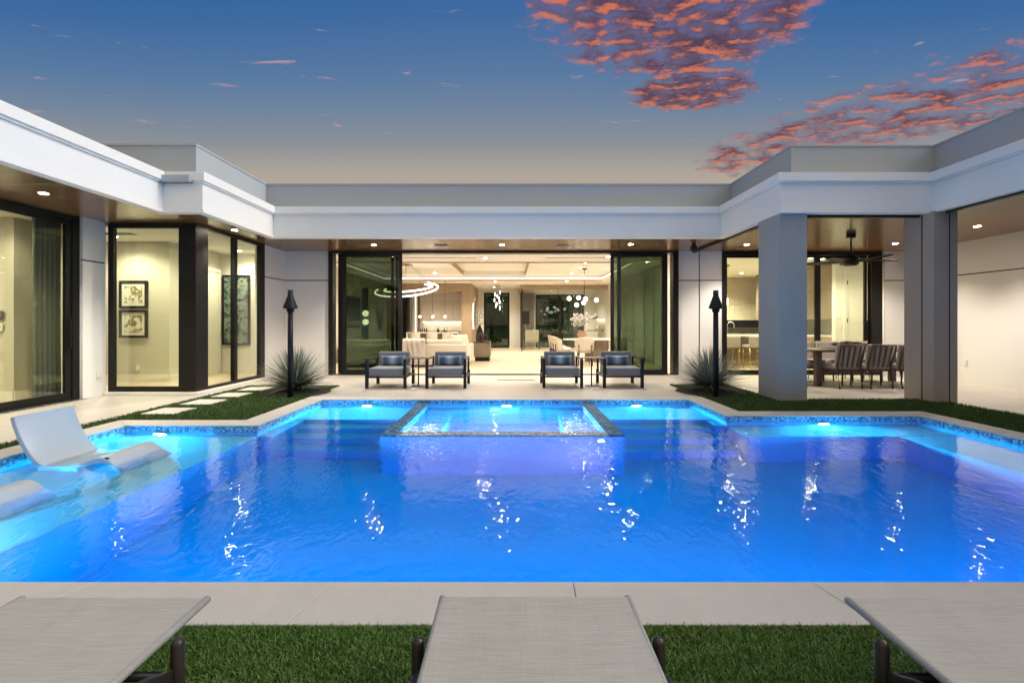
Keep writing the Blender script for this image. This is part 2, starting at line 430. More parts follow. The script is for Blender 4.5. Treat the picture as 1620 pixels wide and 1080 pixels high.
# pool lamps: a lens in a ring on the wall, the lamp itself just before it
def pool_lamp(loc, d, power, col, par, name='pool_light', r=.07, size=.14):
    root = bpy.data.objects.new(name, None); COL.objects.link(root); root.parent = par; root.location = loc
    root.rotation_euler = Vector(d).to_track_quat('Z', 'Y').to_euler()
    MB().lathe([(r+.018,0),(r+.018,.012),(r,.014),(r,.004)], seg=24).build('ring', CHROME, root)
    MB().lathe([(.001,.0065),(r*.7,.006),(r,.0045)], seg=20, cap=False).build('lens', EM_POOL, root)
    L = bpy.data.lights.new('pool_lamp', 'AREA'); L.shape = 'DISK'; L.size = size; L.energy = power; L.color = col
    o = bpy.data.objects.new('lamp', L); COL.objects.link(o); o.parent = root; o.location = (0,0,.03); o.rotation_euler = (PI,0,0)
    return root
CY = (.10,.66,1); BL = (.002,.47,1)
pool_lamp((-2.38,7.94,-.20), (0,-1,-.5), 210, CY, pool)
pool_lamp((2.02,7.94,-.20), (0,-1,-.5), 210, CY, pool)
pool_lamp((-4.30,5.92,-.19), (0,-1,-.5), 190, CY, pool)
pool_lamp((4.2,6.55,-.22), (0,-1,-.5), 170, CY, pool)
pool_lamp((1.03,5.665,-.22), (0,-1,-.2), 7, CY, pool, r=.02, size=.04)
pool_lamp((-.1,7.94,-.24), (0,-1,-.4), 190, CY, spa)
pool_lamp((-.1,5.865,-.55), (0,1,0), 60, CY, spa)
for x in (-3.9,-2.2,-.7,.8,2.3,3.9): pool_lamp((x,2.325,-.5 if x > -3 else -.2), (0,1,-.42), 34 if x > -3 else 270, BL if x > -3 else CY, pool)
pool_lamp((-4.74,3.3,-.19), (1,0,-.4), 120, CY, pool)  # extra lamp out of view, added to brighten the lounger shelf
pool_lamp((5.49,3.6,-.24), (-1,0,-.3), 150, CY, pool)

# ------------------------------------------------------------------ lawns
def lawn_base(polys):
    m = MB()
    for p in polys: m.prism(p, .001, .006)
    return struct(m.build('lawn', TURFB))
LL = [[(-5.3,2.0),(-5.10,2.0),(-5.10,6.27),(-5.3,6.27)],[(-5.3,6.27),(-3.46,6.27),(-3.5,9.75),(-5.3,9.75)]]
RL = [[(3.23,6.9),(4.4,6.9),(4.4,9.95),(3.23,9.95)],[(4.4,6.9),(6.95,6.9),(6.95,8.02),(4.4,8.02)],[(5.84,2.0),(7.0,2.0),(6.97,6.9),(5.84,6.9)]]
FL = [[(-7,-6),(7,-6),(7,2.0),(-7,2.0)]]
lawn_base(LL); lawn_base(RL); lawn_base(FL)
STONES = [(-4.88,6.87),(-4.88,7.66),(-4.88,8.42),(-4.88,9.2)]
def blades(regions, dens, h, w, mat, skip=(), lean=.5):
    m = MB()
    for x0, y0, x1, y1 in regions:
        for _ in range(int((x1-x0)*(y1-y0)*dens)):
            x = random.uniform(x0,x1); y = random.uniform(y0,y1)
            if any(sx-.235 < x < sx+.235 and sy-.245 < y < sy+.245 for sx, sy in skip): continue
            a = random.uniform(0, 2*PI); hh = h*random.uniform(.6,1.15); l = random.gauss(0,lean)*hh; l2 = random.gauss(0,lean)*hh
            ca, sa = math.cos(a)*w/2, math.sin(a)*w/2
            n = len(m.v)
            m.v += [(x-ca,y-sa,.005),(x+ca,y+sa,.005),(x+ca*.8+l*.4,y+sa*.8+l2*.4,.005+hh*.6),(x-ca*.8+l*.4,y-sa*.8+l2*.4,.005+hh*.6),(x+l,y+l2,.005+hh)]
            m.face((n,n+1,n+2,n+3)); m.face((n+3,n+2,n+4))
    o = m.build('grass', mat); tag(o, kind='stuff'); return o
blades([(-1.9,1.3,2.1,2.0)], 42000, .020, .0036, GRASS, lean=.6)
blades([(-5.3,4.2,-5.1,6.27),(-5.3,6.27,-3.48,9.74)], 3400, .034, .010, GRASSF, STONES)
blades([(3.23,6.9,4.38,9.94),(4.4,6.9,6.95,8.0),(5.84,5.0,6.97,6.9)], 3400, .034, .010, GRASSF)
for i, (x, y) in enumerate(STONES):
    o = MB().box(-.235,-.245,0,.235,.245,.022).build('stepping_stone', COPE, None, bevel=.004, loc=(x,y,.006))
    tag(o, ['square stepping stone in the left lawn, nearest to the pool lounger','square stepping stone in the left lawn, second from the lounger','square stepping stone in the left lawn, third from the lounger','square stepping stone in the left lawn, farthest and beside the spiky plant'][i], 'stepping stone', 'stepping stones across the left lawn')

# ================================================================== the house
H = thing('house', 'single storey white modern house wrapped around the pool with flat roofs', 'house', (0,0,0))
def sweep(path, prof):
    m = MB(); P = [Vector(p) for p in path]; k = len(P); q = len(prof); N = []
    for i in range(k):
        nn = []
        if i > 0: d_ = (P[i]-P[i-1]).normalized(); nn.append(Vector((d_.y,-d_.x)))
        if i < k-1: d_ = (P[i+1]-P[i]).normalized(); nn.append(Vector((d_.y,-d_.x)))
        N.append(nn[0] if len(nn) == 1 else (nn[0]+nn[1])/(1+nn[0].dot(nn[1])))
    for i in range(k):
        for d_, z in prof: p = P[i] + N[i]*d_; m.v.append((p.x,p.y,z))
    for i in range(k-1):
        for j in range(q):
            j2 = (j+1) % q; m.face((i*q+j, i*q+j2, (i+1)*q+j2, (i+1)*q+j))
    m.face(tuple(reversed(range(q)))); m.face(tuple((k-1)*q+j for j in range(q)))
    return m
FP = [(-5.58,-3),(-5.58,7.72),(-4.95,7.72),(-4.95,10.0),(4.3,10.0),(4.3,7.75),(6.72,7.75),(6.72,-3)]
sweep(FP, [(0,3.03),(.025,3.03),(.025,3.078),(0,3.078),(0,3.50),(.03,3.50),(.03,3.53),(.06,3.53),(.06,3.67),(-.5,3.67),(-.5,3.61),(-.12,3.61),(-.12,3.03)]).build('fascia', WHITE, H)
sweep([(-16,8.02),(-5.25,8.02),(-5.25,10.3),(4.65,10.3),(4.65,8.07),(7.04,8.07),(7.04,-3)], [(0,3.60),(0,4.21),(.015,4.21),(.015,4.24),(-.2,4.24),(-.2,3.6)]).build('parapet', GREYP, H)
r = MB()
for a in ((-16,-3,-5.72,7.6),(-16,7.6,-5.09,30),(-5.09,10.14,4.44,30),(4.44,7.9,16,30),(6.86,-3,16,7.9)): r.box(a[0],a[1],3.5,a[2],a[3],3.6)
r.build('roof', GREYP, H)
s = MB()
for a in ((-7.45,-3,-5.70,8.6),(-5.70,7.84,-5.07,11.95),(-5.07,10.12,4.42,11.95)): s.box(a[0],a[1],3.05,a[2],a[3],3.09)
s.build('soffit', SOFFIT, H)
s = MB(); s.box(4.42,7.87,3.05,9.85,11.95,3.09); s.box(6.84,-3,3.05,9.85,7.87,3.09); s.build('soffit', SOFFIT, H)
t_ = MB(); t_.box(4.45,7.90,3.0,6.66,7.98,3.049); t_.box(4.42,8.6,3.0,4.50,11.9,3.049); t_.box(6.80,-3,3.0,6.88,7.6,3.049); t_.build('screen_track', BLACK, H)
# columns with a screen track groove
def column(x0,y0,x1,y1, front=None, side=None, mat=None):
    c = MB(); c.box(x0,y0,.0,x1,y1,3.049); o = c.build('column', mat or STONE, H, bevel=.004)
    g_ = MB()
    if front: g_.box(front-.008,y0-.003,.0,front+.008,y0+.01,3.03)
    if side: g_.box(x0-.003,side-.01,.0,x0+.01,side+.01,3.03)
    if front or side: g_.build('groove', BLACK, o)
column(4.31,7.8,4.75,8.48)
column(6.67,7.66,7.05,8.24, front=6.92, side=7.88, mat=STONE2)
# walls: panels with open reveals at 2.33 m
def wall_y(x0,x1,y,th=.2,z0=0,z1=3.05,split=2.33,name='wall',mat=None):
    m = MB(); m.box(x0,y+.03,z0,x1,y+th,z1)
    if split: m.box(x0,y,z0,x1,y+.029,split-.012); m.box(x0,y,split+.012,x1,y+.029,z1)
    else: m.box(x0,y,z0,x1,y+.029,z1)
    o = m.build(name, mat or WALLW, H)
    if split: MB().box(x0,y+.014,split-.012,x1,y+.0295,split+.012).build('reveal', FRAME, o)
    return o
def wall_x(x,y0,y1,th=-.2,z0=0,z1=3.05,split=2.33,name='wall',mat=None):
    s_ = -1 if th < 0 else 1; m = MB(); m.box(x+.03*s_,y0,z0,x+th,y1,z1)
    if split: m.box(x,y0,z0,x+.029*s_,y1,split-.012); m.box(x,y0,split+.012,x+.029*s_,y1,z1)
    else: m.box(x,y0,z0,x+.029*s_,y1,z1)
    o = m.build(name, mat or WALLW, H)
    if split: MB().box(x+.014*s_,y0,split-.012,x+.0295*s_,y1,split+.012).build('reveal', FRAME, o)
    return o
wall_y(-5.64,-4.53,11.95)
wall_x(-5.64,10.96,11.95)
wall_x(-7.22,8.12,8.58,-.15)
wall_y(4.08,4.60,11.95); wall_y(4.63,5.17,11.95); MB().box(4.601,11.97,0,4.629,12.1,3.05).build('groove', BLACK, H)
wall_y(9.1,9.2,12.1,split=None); wall_y(9.2,9.85,11.95)
wall_x(9.85,-3,12.15,.2)
wall_x(-7.31,-3,3.2,-.2)
# outlets and other small fittings
def plate(x,y,z,axis,w=.075,h=.12,name='outlet_cover'):
    m = MB()
    if axis == 'x': m.box(x,y-w/2,z-h/2,x+.025,y+w/2,z+h/2)
    elif axis == '-x': m.box(x-.025,y-w/2,z-h/2,x,y+w/2,z+h/2)
    else: m.box(x-w/2,y-.025,z-h/2,x+w/2,y,z+h/2)
    return m.build(name, TRIMW, H, bevel=.006)
plate(-7.22,8.42,.38,'x',.08,.13); plate(9.85,10.5,.42,'-x',.07,.13)
# glazed panels
def panel_y(x0,x1,y,z0=.02,z1=3.0,glass=GLASS,w=.07,t=.05,wr=None,bot=None,handle=None,name='sliding_door',rail=True,par=None):
    wr = wr or w; bot = bot or w
    m = MB(); m.box(x0,y-t/2,z0,x0+w,y+t/2,z1); m.box(x1-wr,y-t/2,z0,x1,y+t/2,z1)
    m.box(x0+w,y-t/2,z0,x1-wr,y+t/2,z0+bot); m.box(x0+w,y-t/2,z1-w,x1-wr,y+t/2,z1)
    root = bpy.data.objects.new(name, None); COL.objects.link(root); root.parent = par or H
    m.build('frame', FRAME, root)
    MB().box(x0+w-.005,y-.008,z0+bot-.005,x1-wr+.005,y+.008,z1-w+.005).build('pane', glass, root)
    if handle is not None: MB().box(handle-.014,y-t/2-.045,.85,handle+.014,y-t/2-.02,1.35).box(handle-.01,y-t/2-.021,.9,handle+.01,y-t/2,.93).box(handle-.01,y-t/2-.021,1.27,handle+.01,y-t/2,1.30).build('handle', BLACK, root)
    return root
def panel_x(x,y0,y1,z0=.02,z1=3.0,glass=GLASS,w=.07,t=.05,w1=None,bot=None,handle=None,name='sliding_door'):
    w1 = w1 or w; bot = bot or w
    m = MB(); m.box(x-t/2,y0,z0,x+t/2,y0+w,z1); m.box(x-t/2,y1-w1,z0,x+t/2,y1,z1)
    m.box(x-t/2,y0+w,z0,x+t/2,y1-w1,z0+bot); m.box(x-t/2,y0+w,z1-w,x+t/2,y1-w1,z1)
    root = bpy.data.objects.new(name, None); COL.objects.link(root); root.parent = H
    m.build('frame', FRAME, root)
    MB().box(x-.008,y0+w-.005,z0+bot-.005,x+.008,y1-w1+.005,z1-w+.005).build('pane', glass, root)
    if handle is not None: MB().box(x+t/2+.02,handle-.014,.85,x+t/2+.045,handle+.014,1.35).box(x+t/2,handle-.01,.9,x+t/2+.021,handle+.01,.93).box(x+t/2,handle-.01,1.27,x+t/2+.021,handle+.01,1.30).build('handle', BLACK, root)
    return root
# main opening: header, jambs, track; three stacked leaves on each side
f = MB(); f.box(-4.529,11.88,3.001,4.079,12.14,3.049); f.box(-4.529,11.88,0,-4.43,12.14,3.0); f.box(3.95,11.88,0,4.079,12.14,3.0); f.build('door_frame', FRAME, H)
f = MB()
for y in (11.88,11.97,12.06): f.box(-4.43,y,.001,3.95,y+.05,.012)
f.build('door_track', FRAME, H)
panel_y(-4.36,-2.96,12.105,glass=GLASSD,w=.08,bot=.10); panel_y(-4.27,-2.83,12.01,glass=GLASSD,w=.08,bot=.10); panel_y(-4.18,-2.72,11.915,glass=GLASSD,w=.08,bot=.10,handle=-4.14)
panel_y(2.45,3.86,12.105,glass=GLASSD,w=.08,bot=.10); panel_y(2.43,3.84,12.01,glass=GLASSD,w=.08,bot=.10); panel_y(2.58,3.78,11.915,glass=GLASSD,w=.08,wr=.10,bot=.10)
# kitchen glazing
f = MB(); f.box(5.171,11.9,2.95,9.099,12.14,3.049); f.box(5.171,11.9,0,5.24,12.14,2.95); f.box(8.84,11.9,0,9.099,12.05,2.95); f.box(5.24,11.9,.001,8.84,12.1,.05); f.build('door_frame', FRAME, H)
panel_y(5.245,7.62,11.99,.055,2.949,GLASS,.06,wr=.13); panel_y(7.53,8.82,12.06,.055,2.949,GLASS,.06,handle=8.79)
# bay glazing on its low plinth
MB().box(-7.2,8.50,.001,-5.55,8.64,.055).box(-5.70,8.64,.001,-5.55,10.96,.055).build('plinth', TRIMW, H, bevel=.006)
panel_y(-7.17,-5.83,8.61,.056,3.045,GLASSB,.09,t=.08,name='window')
MB().box(-5.83,8.56,.056,-5.61,8.86,3.045).build('corner_post', FRAME, H)
panel_x(-5.65,8.86,9.80,.056,3.045,GLASSB,.05,t=.08,name='window'); panel_x(-5.65,9.80,10.95,.056,3.045,GLASSB,.06,t=.08,w1=.2,name='window')
# left wing sliders
MB().box(-7.40,3.2,2.98,-7.27,8.12,3.049).box(-7.40,3.2,.001,-7.27,8.12,.03).box(-7.40,7.99,.03,-7.27,8.12,2.98).build('door_frame', FRAME, H)
panel_x(-7.31,5.6,7.98,.031,2.979,GLASSB,.10,handle=7.93); panel_x(-7.37,3.25,5.7,.031,2.979,GLASSB,.10)
MB().box(-7.25,3.2,.001,-7.12,8.12,.012).build('door_track', CHROME, H)
# vents and the little dome in the soffit
for x in (-1.62,1.13):
    m = MB(); m.box(x-.16,10.98,3.038,x+.16,11.12,3.05)
    for j in range(6): m.box(x-.14,10.99+j*.02,3.030,x+.14,10.998+j*.02,3.038)
    m.build('soffit_vent', CHROME, H)
MB().lathe([(.05,3.05),(.05,3.02),(.085,2.97),(.07,2.90),(.03,2.87)], 4.05, 10.8).build('dome_camera', BLACK, H)
MB().box(-.34,10.80,.001,.48,10.86,.006).build('floor_vent', BLACK, H)

# ------------------------------------------------------------------ rooms
def room_box(name, mat, *boxes):
    for a in boxes: o = MB().box(*a).build(name, mat, H)
    return o
# floors
room_box('floor', OAK, (-5.6,12.0,-.003,4.4,27.5,.0))
room_box('floor', OAK, (4.6,12.12,-.003,10.3,19.2,.0))
room_box('floor', OAK, (-12,3.2,.001,-7.42,8.42,.015)); room_box('floor', OAK, (-9.5,8.66,.001,-5.71,12.6,.04))
# living room shell
room_box('interior_wall', OLIVEW, (-5.75,12.16,0,-5.60,27.6,3.1))
room_box('interior_wall', CREAM, (4.40,12.16,0,4.55,27.6,3.1))
room_box('interior_wall', CREAM, (-5.6,25.45,0,-1.52,25.6,3.1),(-.16,25.45,0,1.2,25.6,3.1),(3.75,25.45,0,4.4,25.6,3.1),(-1.52,25.45,2.9,-.16,25.6,3.1),(1.2,25.45,2.8,3.75,25.6,3.1))
ce = MB()
for a in ((-5.6,12.14,4.4,14.0),(-5.6,14.0,-5.2,19.6),(3.6,14.0,4.4,19.6),(-5.6,19.6,4.4,25.45)): ce.box(a[0],a[1],3.05,a[2],a[3],3.09)
ce.build('ceiling', CEIL, H)
ce = MB()
for a in ((-5.4,13.8,-2.03,19.8),(.54,13.8,3.8,19.8)): ce.box(a[0],a[1],3.22,a[2],a[3],3.25)
ce.box(-2.2,13.8,3.40,.7,19.8,3.43); ce.build('tray_ceiling', CEIL, H)
room_box('ceiling', CEIL, (-5.6,19.61,3.09,4.4,19.64,3.45),(-5.6,13.72,3.09,4.4,13.78,3.45))
room_box('tray_edge', OAKV, (-5.205,13.995,3.052,-5.2,19.6,3.219),(-2.03,13.8,3.25,-2.0,19.8,3.40),(.51,13.8,3.25,.54,19.8,3.40))
room_box('beam', OAKV, (-5.2,19.5,2.985,3.6,19.6,3.049),(-5.2,14.0,3.02,3.6,14.06,3.049))
room_box('cove_light', EM_COVE, (-5.2,19.44,3.055,3.6,19.49,3.10)); room_box('cove_light', EM_COVE, (-5.19,14.1,3.07,-5.15,19.44,3.10)); room_box('cove_light', EM_COVE, (3.55,14.1,3.07,3.59,19.44,3.10))
room_box('air_slot', FRAME, (-3.2,13.1,3.045,-1.0,13.14,3.05),(.9,13.1,3.045,3.0,13.14,3.05))
# bar portal, wood wall, its niche
room_box('wood_wall', WOODV, (-5.6,21.5,0,-4.95,21.7,2.70),(-2.28,21.5,0,-1.83,25.45,2.70),(-5.6,21.5,2.70,-1.83,22.1,3.048),(-2.28,22.1,2.70,-1.83,25.45,3.048)); room_box('interior_wall', CREAM, (-4.95,23.3,0,-2.28,23.4,3.0),(-5.6,22.1,2.7,-2.28,23.4,2.75))
# dark far garden doors and windows
panel_y(-1.51,-.17,25.5,.0,2.89,GLASSG,.09,name='garden_door'); panel_y(1.21,2.5,25.5,.0,2.79,GLASSG,.07,name='garden_door'); panel_y(2.5,3.74,25.5,.0,2.79,GLASSG,.07,name='garden_door')
# glass box of the far sitting room
gb = MB(); gb.box(.36,22.3,2.86,4.39,22.5,3.03); gb.box(.36,22.5,2.86,.52,25.44,3.03); gb.build('wood_header', WOODV, H)
room_box('mirror_strip', FRAME, (.40,22.34,0,.46,22.42,2.86),(2.1,22.37,0,2.115,22.40,2.86),(3.3,22.37,0,3.315,22.40,2.86),(.40,25.2,0,.46,25.3,2.86))
MB().box(.47,22.375,.01,4.39,22.39,2.86).build('glass_partition', GLASSI, H)
MB().box(.42,22.43,.01,.435,25.2,2.86).build('glass_partition', GLASSI, H)
# interior doors
def door_y(x0,x1,y,h=2.65,name='interior_door',mat=None,knob=1):
    m = MB(); m.box(x0,y-.03,0.001,x1,y-.004,h)
    o = m.build(name, mat or TRIMW, H)
    fr = MB(); fr.box(x0-.09,y-.05,0.001,x0-.004,y-.001,h+.09); fr.box(x1+.004,y-.05,.001,x1+.09,y-.001,h+.09); fr.box(x0-.004,y-.05,h+.004,x1+.004,y-.001,h+.09); fr.build('casing', TRIMW, o)
    pn = MB()
    for z0,z1 in ((.12,h*.44),(h*.48,h-.12)):
        pn.box(x0+.10,y-.036,z0,x1-.10,y-.0301,z1)
    pn.build('panel', TRIMW, o, bevel=.004)
    kx = x1-.07 if knob > 0 else x0+.07
    MB().box(kx-.02,y-.075,1.0,kx+.02,y-.0301,1.04).box(kx-.10,y-.09,1.01,kx+.02,y-.076,1.03).build('handle', BLACK, o)
    hx = x0 if knob > 0 else x1
    hg = MB()
    for z in (.3,1.35,2.4): hg.box(hx-.012,y-.056,z-.06,hx+.012,y-.0302,z+.06)
    hg.build('hinge', BLACK, o)
    return o
def door_x(x,y0,y1,h=2.65):
    m = MB(); m.box(x-.03,y0,.001,x-.004,y1,h); o = m.build('interior_door', TRIMW, H)
    fr = MB(); fr.box(x-.05,y0-.09,.001,x-.001,y0-.004,h+.09); fr.box(x-.05,y1+.004,.001,x-.001,y1+.09,h+.09); fr.box(x-.05,y0-.004,h+.004,x-.001,y1+.004,h+.09); fr.build('casing', TRIMW, o)
    MB().box(x-.09,y0+.05,1.0,x-.0301,y0+.09,1.04).build('handle', BLACK, o)
    hg = MB()
    for z in (.3,1.0,1.7,2.4): hg.box(x-.056,y1-.012,z-.06,x-.0302,y1+.012,z+.06)
    hg.build('hinge', BLACK, o)
door_x(4.40,15.1,16.0); door_x(4.40,17.6,18.6,2.4)
# left bedroom
room_box('interior_wall', OLIVEW, (-12,8.43,0,-7.38,8.56,3.0),(-12,7.9,0,-8.15,8.43,3.0),(-12.1,3,0,-12,8.43,3.0),(-12,3.0,0,-7.5,3.15,3.0))
room_box('baseboard', TRIMW, (-8.149,8.41,.015,-7.42,8.429,.16),(-12,7.88,.015,-8.15,7.899,.16),(-8.149,7.9,.015,-8.13,8.41,.16))
room_box('ceiling', CEIL, (-12,3.0,3.0,-7.42,8.43,3.04)); room_box('ceiling', CEIL, (-9.5,8.66,2.99,-5.71,12.5,3.03))
door_y(-8.05,-7.55,8.43,2.5)
# room behind the bay
room_box('interior_wall', OLIVEW, (-9.6,10.2,.04,-7.24,10.35,2.99),(-7.39,10.35,.04,-7.24,12.0,2.99),(-9.6,8.7,.04,-9.45,10.2,2.99)); room_box('interior_wall', CREAM, (-7.39,12.0,.04,-5.72,12.15,2.99),(-5.80,10.97,.04,-5.72,12.0,2.99))
room_box('baseboard', TRIMW, (-9.45,10.18,.04,-7.24,10.199,.19),(-7.239,10.2,.04,-7.22,11.0,.19),(-7.22,11.98,.04,-5.81,11.999,.19))
idr = MB().box(-7.239,11.12,.041,-7.21,11.84,2.5).build('interior_door', TRIMW, H)
MB().box(-7.239,11.03,.041,-7.19,11.115,2.59).box(-7.239,11.845,.041,-7.19,11.93,2.59).box(-7.239,11.115,2.505,-7.19,11.845,2.59).build('casing', TRIMW, idr)
MB().box(-7.209,11.22,.2,-7.204,11.74,1.12).box(-7.209,11.22,1.3,-7.204,11.74,2.38).build('panel', TRIMW, idr); MB().box(-7.2095,11.16,1.0,-7.15,11.20,1.04).build('handle', BLACK, idr)
room_box('ceiling_vent', FRAME, (-8.5,9.2,2.982,-7.3,9.4,2.99))
plate(-7.9,10.2,.33,'y'); 
# kitchen shell
room_box('interior_wall', CREAM, (4.56,19.0,0,10.3,19.15,3.1),(8.98,13.45,0,10.3,13.6,3.0),(10.3,12.1,0,10.4,19.1,3.1)); room_box('ceiling', CEIL, (4.56,12.15,3.02,10.3,19.0,3.06))
door_y(9.28,9.95,13.45,2.68)
room_box('wall_switch', TRIMW, (9.10,13.43,1.15,9.18,13.45,1.27))
# ================================================================== furniture and fittings
# ------------------------------------------------------------------ four lounge chairs on the terrace
def _cush_mat():
    t = NT('blue_ombre_fabric'); v = t.coords(); sx = t.n('ShaderNodeSeparateXYZ'); t.l(v, sx.inputs[0])
    nz = t.noise(t.coords((60,4,14)), 3, 4, .7); a = t.math('ABSOLUTE', sx.outputs[0]); a = t.math('ADD', a, t.math('MULTIPLY_ADD', nz, .10, -.05))
    c = t.ramp(t.math('MULTIPLY', a, 4), [(0,(.30,.38,.45)),(.28,(.10,.17,.25)),(.5,(.02,.045,.09)),(.75,(.03,.07,.12)),(1,(.25,.34,.38))])
    c = t.mix(t.maprange(nz, .55, .75), c, (.22,.30,.36))
    return t.out(t.bsdf(c, .75, 0, nz, .3, .002, sheen=.3))
OMBRE = _cush_mat()
def pillow_mb(w, h, th, n=14):
    m = MB()
    def P(s):
        def f(u, v):
            x, z = (u-.5)*2, (v-.5)*2
            k = (1-abs(x)**3.0)*(1-abs(z)**3.0); pinch = 1-.10*(1-abs(x)**2)*(abs(z)**2) ; px = 1-.06*(1-abs(z)**2)*(abs(x)**2)
            return (x*w/2*px, s*th/2*max(0,k)**.55, z*h/2*pinch)
        return f
    m.grid(n, 10, P(-1)); a = len(m.f); m.grid(n, 10, P(1))
    for i in range(a, len(m.f)): m.f[i] = tuple(reversed(m.f[i]))
    return m
def lounge_chair(loc, label):
    r = thing('lounge_chair', label, 'lounge chair', loc, 0, 'lounge chairs on the terrace')
    W, D = .80, .84
    for x in (-W/2, W/2-.058): MB().box(x,0,0,x+.058,.058,.56).build('leg', NAVY, r, bevel=.003)
    for x in (-W/2, W/2-.058): MB().box(x,D-.058,0,x+.058,D,.30).build('leg', NAVY, r, bevel=.003)
    for x in (-W/2, W/2-.058): MB().box(x+.0005,.0,.561,x+.0575,D-.06,.582).build('armrest', NAVY, r, bevel=.004)
    f = MB(); f.box(-W/2+.06,.004,.205,W/2-.06,.05,.235); f.box(-W/2+.06,D-.05,.205,W/2-.06,D-.004,.235)
    for x in (-W/2+.004, W/2-.05): f.box(x,.06,.205,x+.046,D-.06,.235)
    for x in (-W/2+.01, W/2-.05): f.bar((x+.02,D-.09,.236),(x+.02,D-.03,.57),.04,.03)
    f.build('frame', NAVY, r, bevel=.002)
    MB().box(-W/2+.063,.012,.238,W/2-.063,D-.10,.395).build('seat_cushion', GREYF, r, bevel=.028, seg=3)
    b = MB(); b.box(-W/2+.075,-.075,.0,W/2-.075,.075,.31); b.xf(Matrix.Translation((0,D-.13,.37)) @ Matrix.Rotation(R(-9),4,'X')); b.build('back_cushion', GREYF, r, bevel=.035, seg=3)
    return r
def throw_pillow(loc, label):
    p = pillow_mb(.50,.215,.12).build('throw_pillow', OMBRE, None, loc=loc); p.rotation_euler = (R(-14),0,0); tag(p, label, 'pillow', 'blue lumbar pillows on the lounge chairs')
    return p
c0 = lounge_chair((-2.465,9.38,0), 'grey cushioned lounge chair standing before the dark left door panels')
ch = [((-1.30,9.40,0),'grey cushioned lounge chair in front of the sofa with the draped throw'),((.985,9.48,0),'grey cushioned lounge chair left of the right round side table'),((2.175,9.48,0),'grey cushioned lounge chair standing before the dark right door panels')]
for l, lab in ch: dup(c0, l, None, lab)
pl = ['blue ombre lumbar pillow on the chair before the left door panels','blue ombre lumbar pillow on the chair in front of the sofa','blue ombre lumbar pillow on the chair left of the right side table','blue ombre lumbar pillow on the chair before the right door panels']
for (x,y), lab in zip(((-2.465,9.98),(-1.30,10.0),(.985,10.08),(2.175,10.08)), pl): throw_pillow((x,y,.50), lab)
def side_table(loc, label):
    r = thing('side_table', label, 'side table', loc, 0, 'round side tables between the lounge chairs')
    MB().cyl(0,0,.565,.58,.2,28).build('table_top', CHAIRW, r, bevel=.003); MB().tube([(0,0,.012),(0,0,.564)], .014).build('stem', NAVY, r)
    MB().cyl(0,0,0,.012,.135,28).build('base', NAVY, r, bevel=.002)
    return r
q = side_table((-1.90,9.76,0), 'round dark side table between the two left lounge chairs')
dup(q, (1.60,9.80,0), None, 'round dark side table between the two right lounge chairs')

# ------------------------------------------------------------------ torches and spiky plants
def torch(loc, label):
    r = thing('garden_torch', label, 'torch', loc, 0, 'black garden torches beside the pool')
    MB().lathe([(.048,0),(.045,.9),(.042,1.53)], seg=20).build('pole', BLACK, r)
    MB().lathe([(.040,1.50),(.118,1.525),(.118,1.535),(.045,1.735),(.043,1.83),(.035,1.83),(.035,1.70)], seg=28).build('head', BLACK, r)
    MB().lathe([(.060,1.46),(.060,1.505)], seg=20).build('collar', BLACK, r)
    return r
t0 = torch((-3.76,8.18,0), 'black torch on a tall pole in the left lawn before the spiky plant')
dup(t0, (3.47,8.26,0), None, 'black torch on a tall pole in the right lawn near the kitchen')
def spiky(loc, label, seed, rad, nl=640):
    rnd = random.Random(seed)
    r = thing('spiky_plant', label, 'plant', loc, rnd.random(), 'round spiky plants in the lawns')
    m = MB()
    for i in range(nl):
        az = rnd.uniform(0,2*PI); el = math.asin(min(1, rnd.random()**.9)) ; L = rad*rnd.uniform(.80,1.12)
        dr = rnd.uniform(.02,.12); w = rnd.uniform(.012,.018)
        dh = Vector((math.cos(az),math.sin(az),0)); d_ = dh*math.cos(el)+Vector((0,0,math.sin(el))); s_ = Vector((-math.sin(az),math.cos(az),0))
        n = len(m.v); P0 = Vector((0,0,.12))
        for j in range(4):
            u = j/3; p = P0 + d_*L*u + Vector((0,0,-1))*dr*L*u*u*math.cos(el)
            if p.z < .02: p.z = .02 + .005*rnd.random()
            ww = w*(1-u*.85) if j else w*.8
            up = s_.cross(d_)*ww*.35
            m.v += [tuple(p-s_*ww), tuple(p+up), tuple(p+s_*ww)]
        for j in range(3):
            a = n+j*3
            m.face((a,a+1,a+4,a+3)); m.face((a+1,a+2,a+5,a+4))
    m.build('foliage', YUCCA, r)
    MB().lathe([(.10,0),(.12,.08),(.07,.2),(.01,.24)], seg=12).build('trunk', SOIL, r)
    k = MB(); k.lathe([(.62,.008),(.5,.03),(.2,.05),(.01,.06)], seg=26, cap=False); k.build('mulch_bed', SOIL, r)
    return r
spiky((-3.98,8.85,.0), 'round spiky grey green plant behind the left torch', 3, .72)
spiky((3.66,8.95,.0), 'round spiky grey green plant behind the right torch', 8, .73)

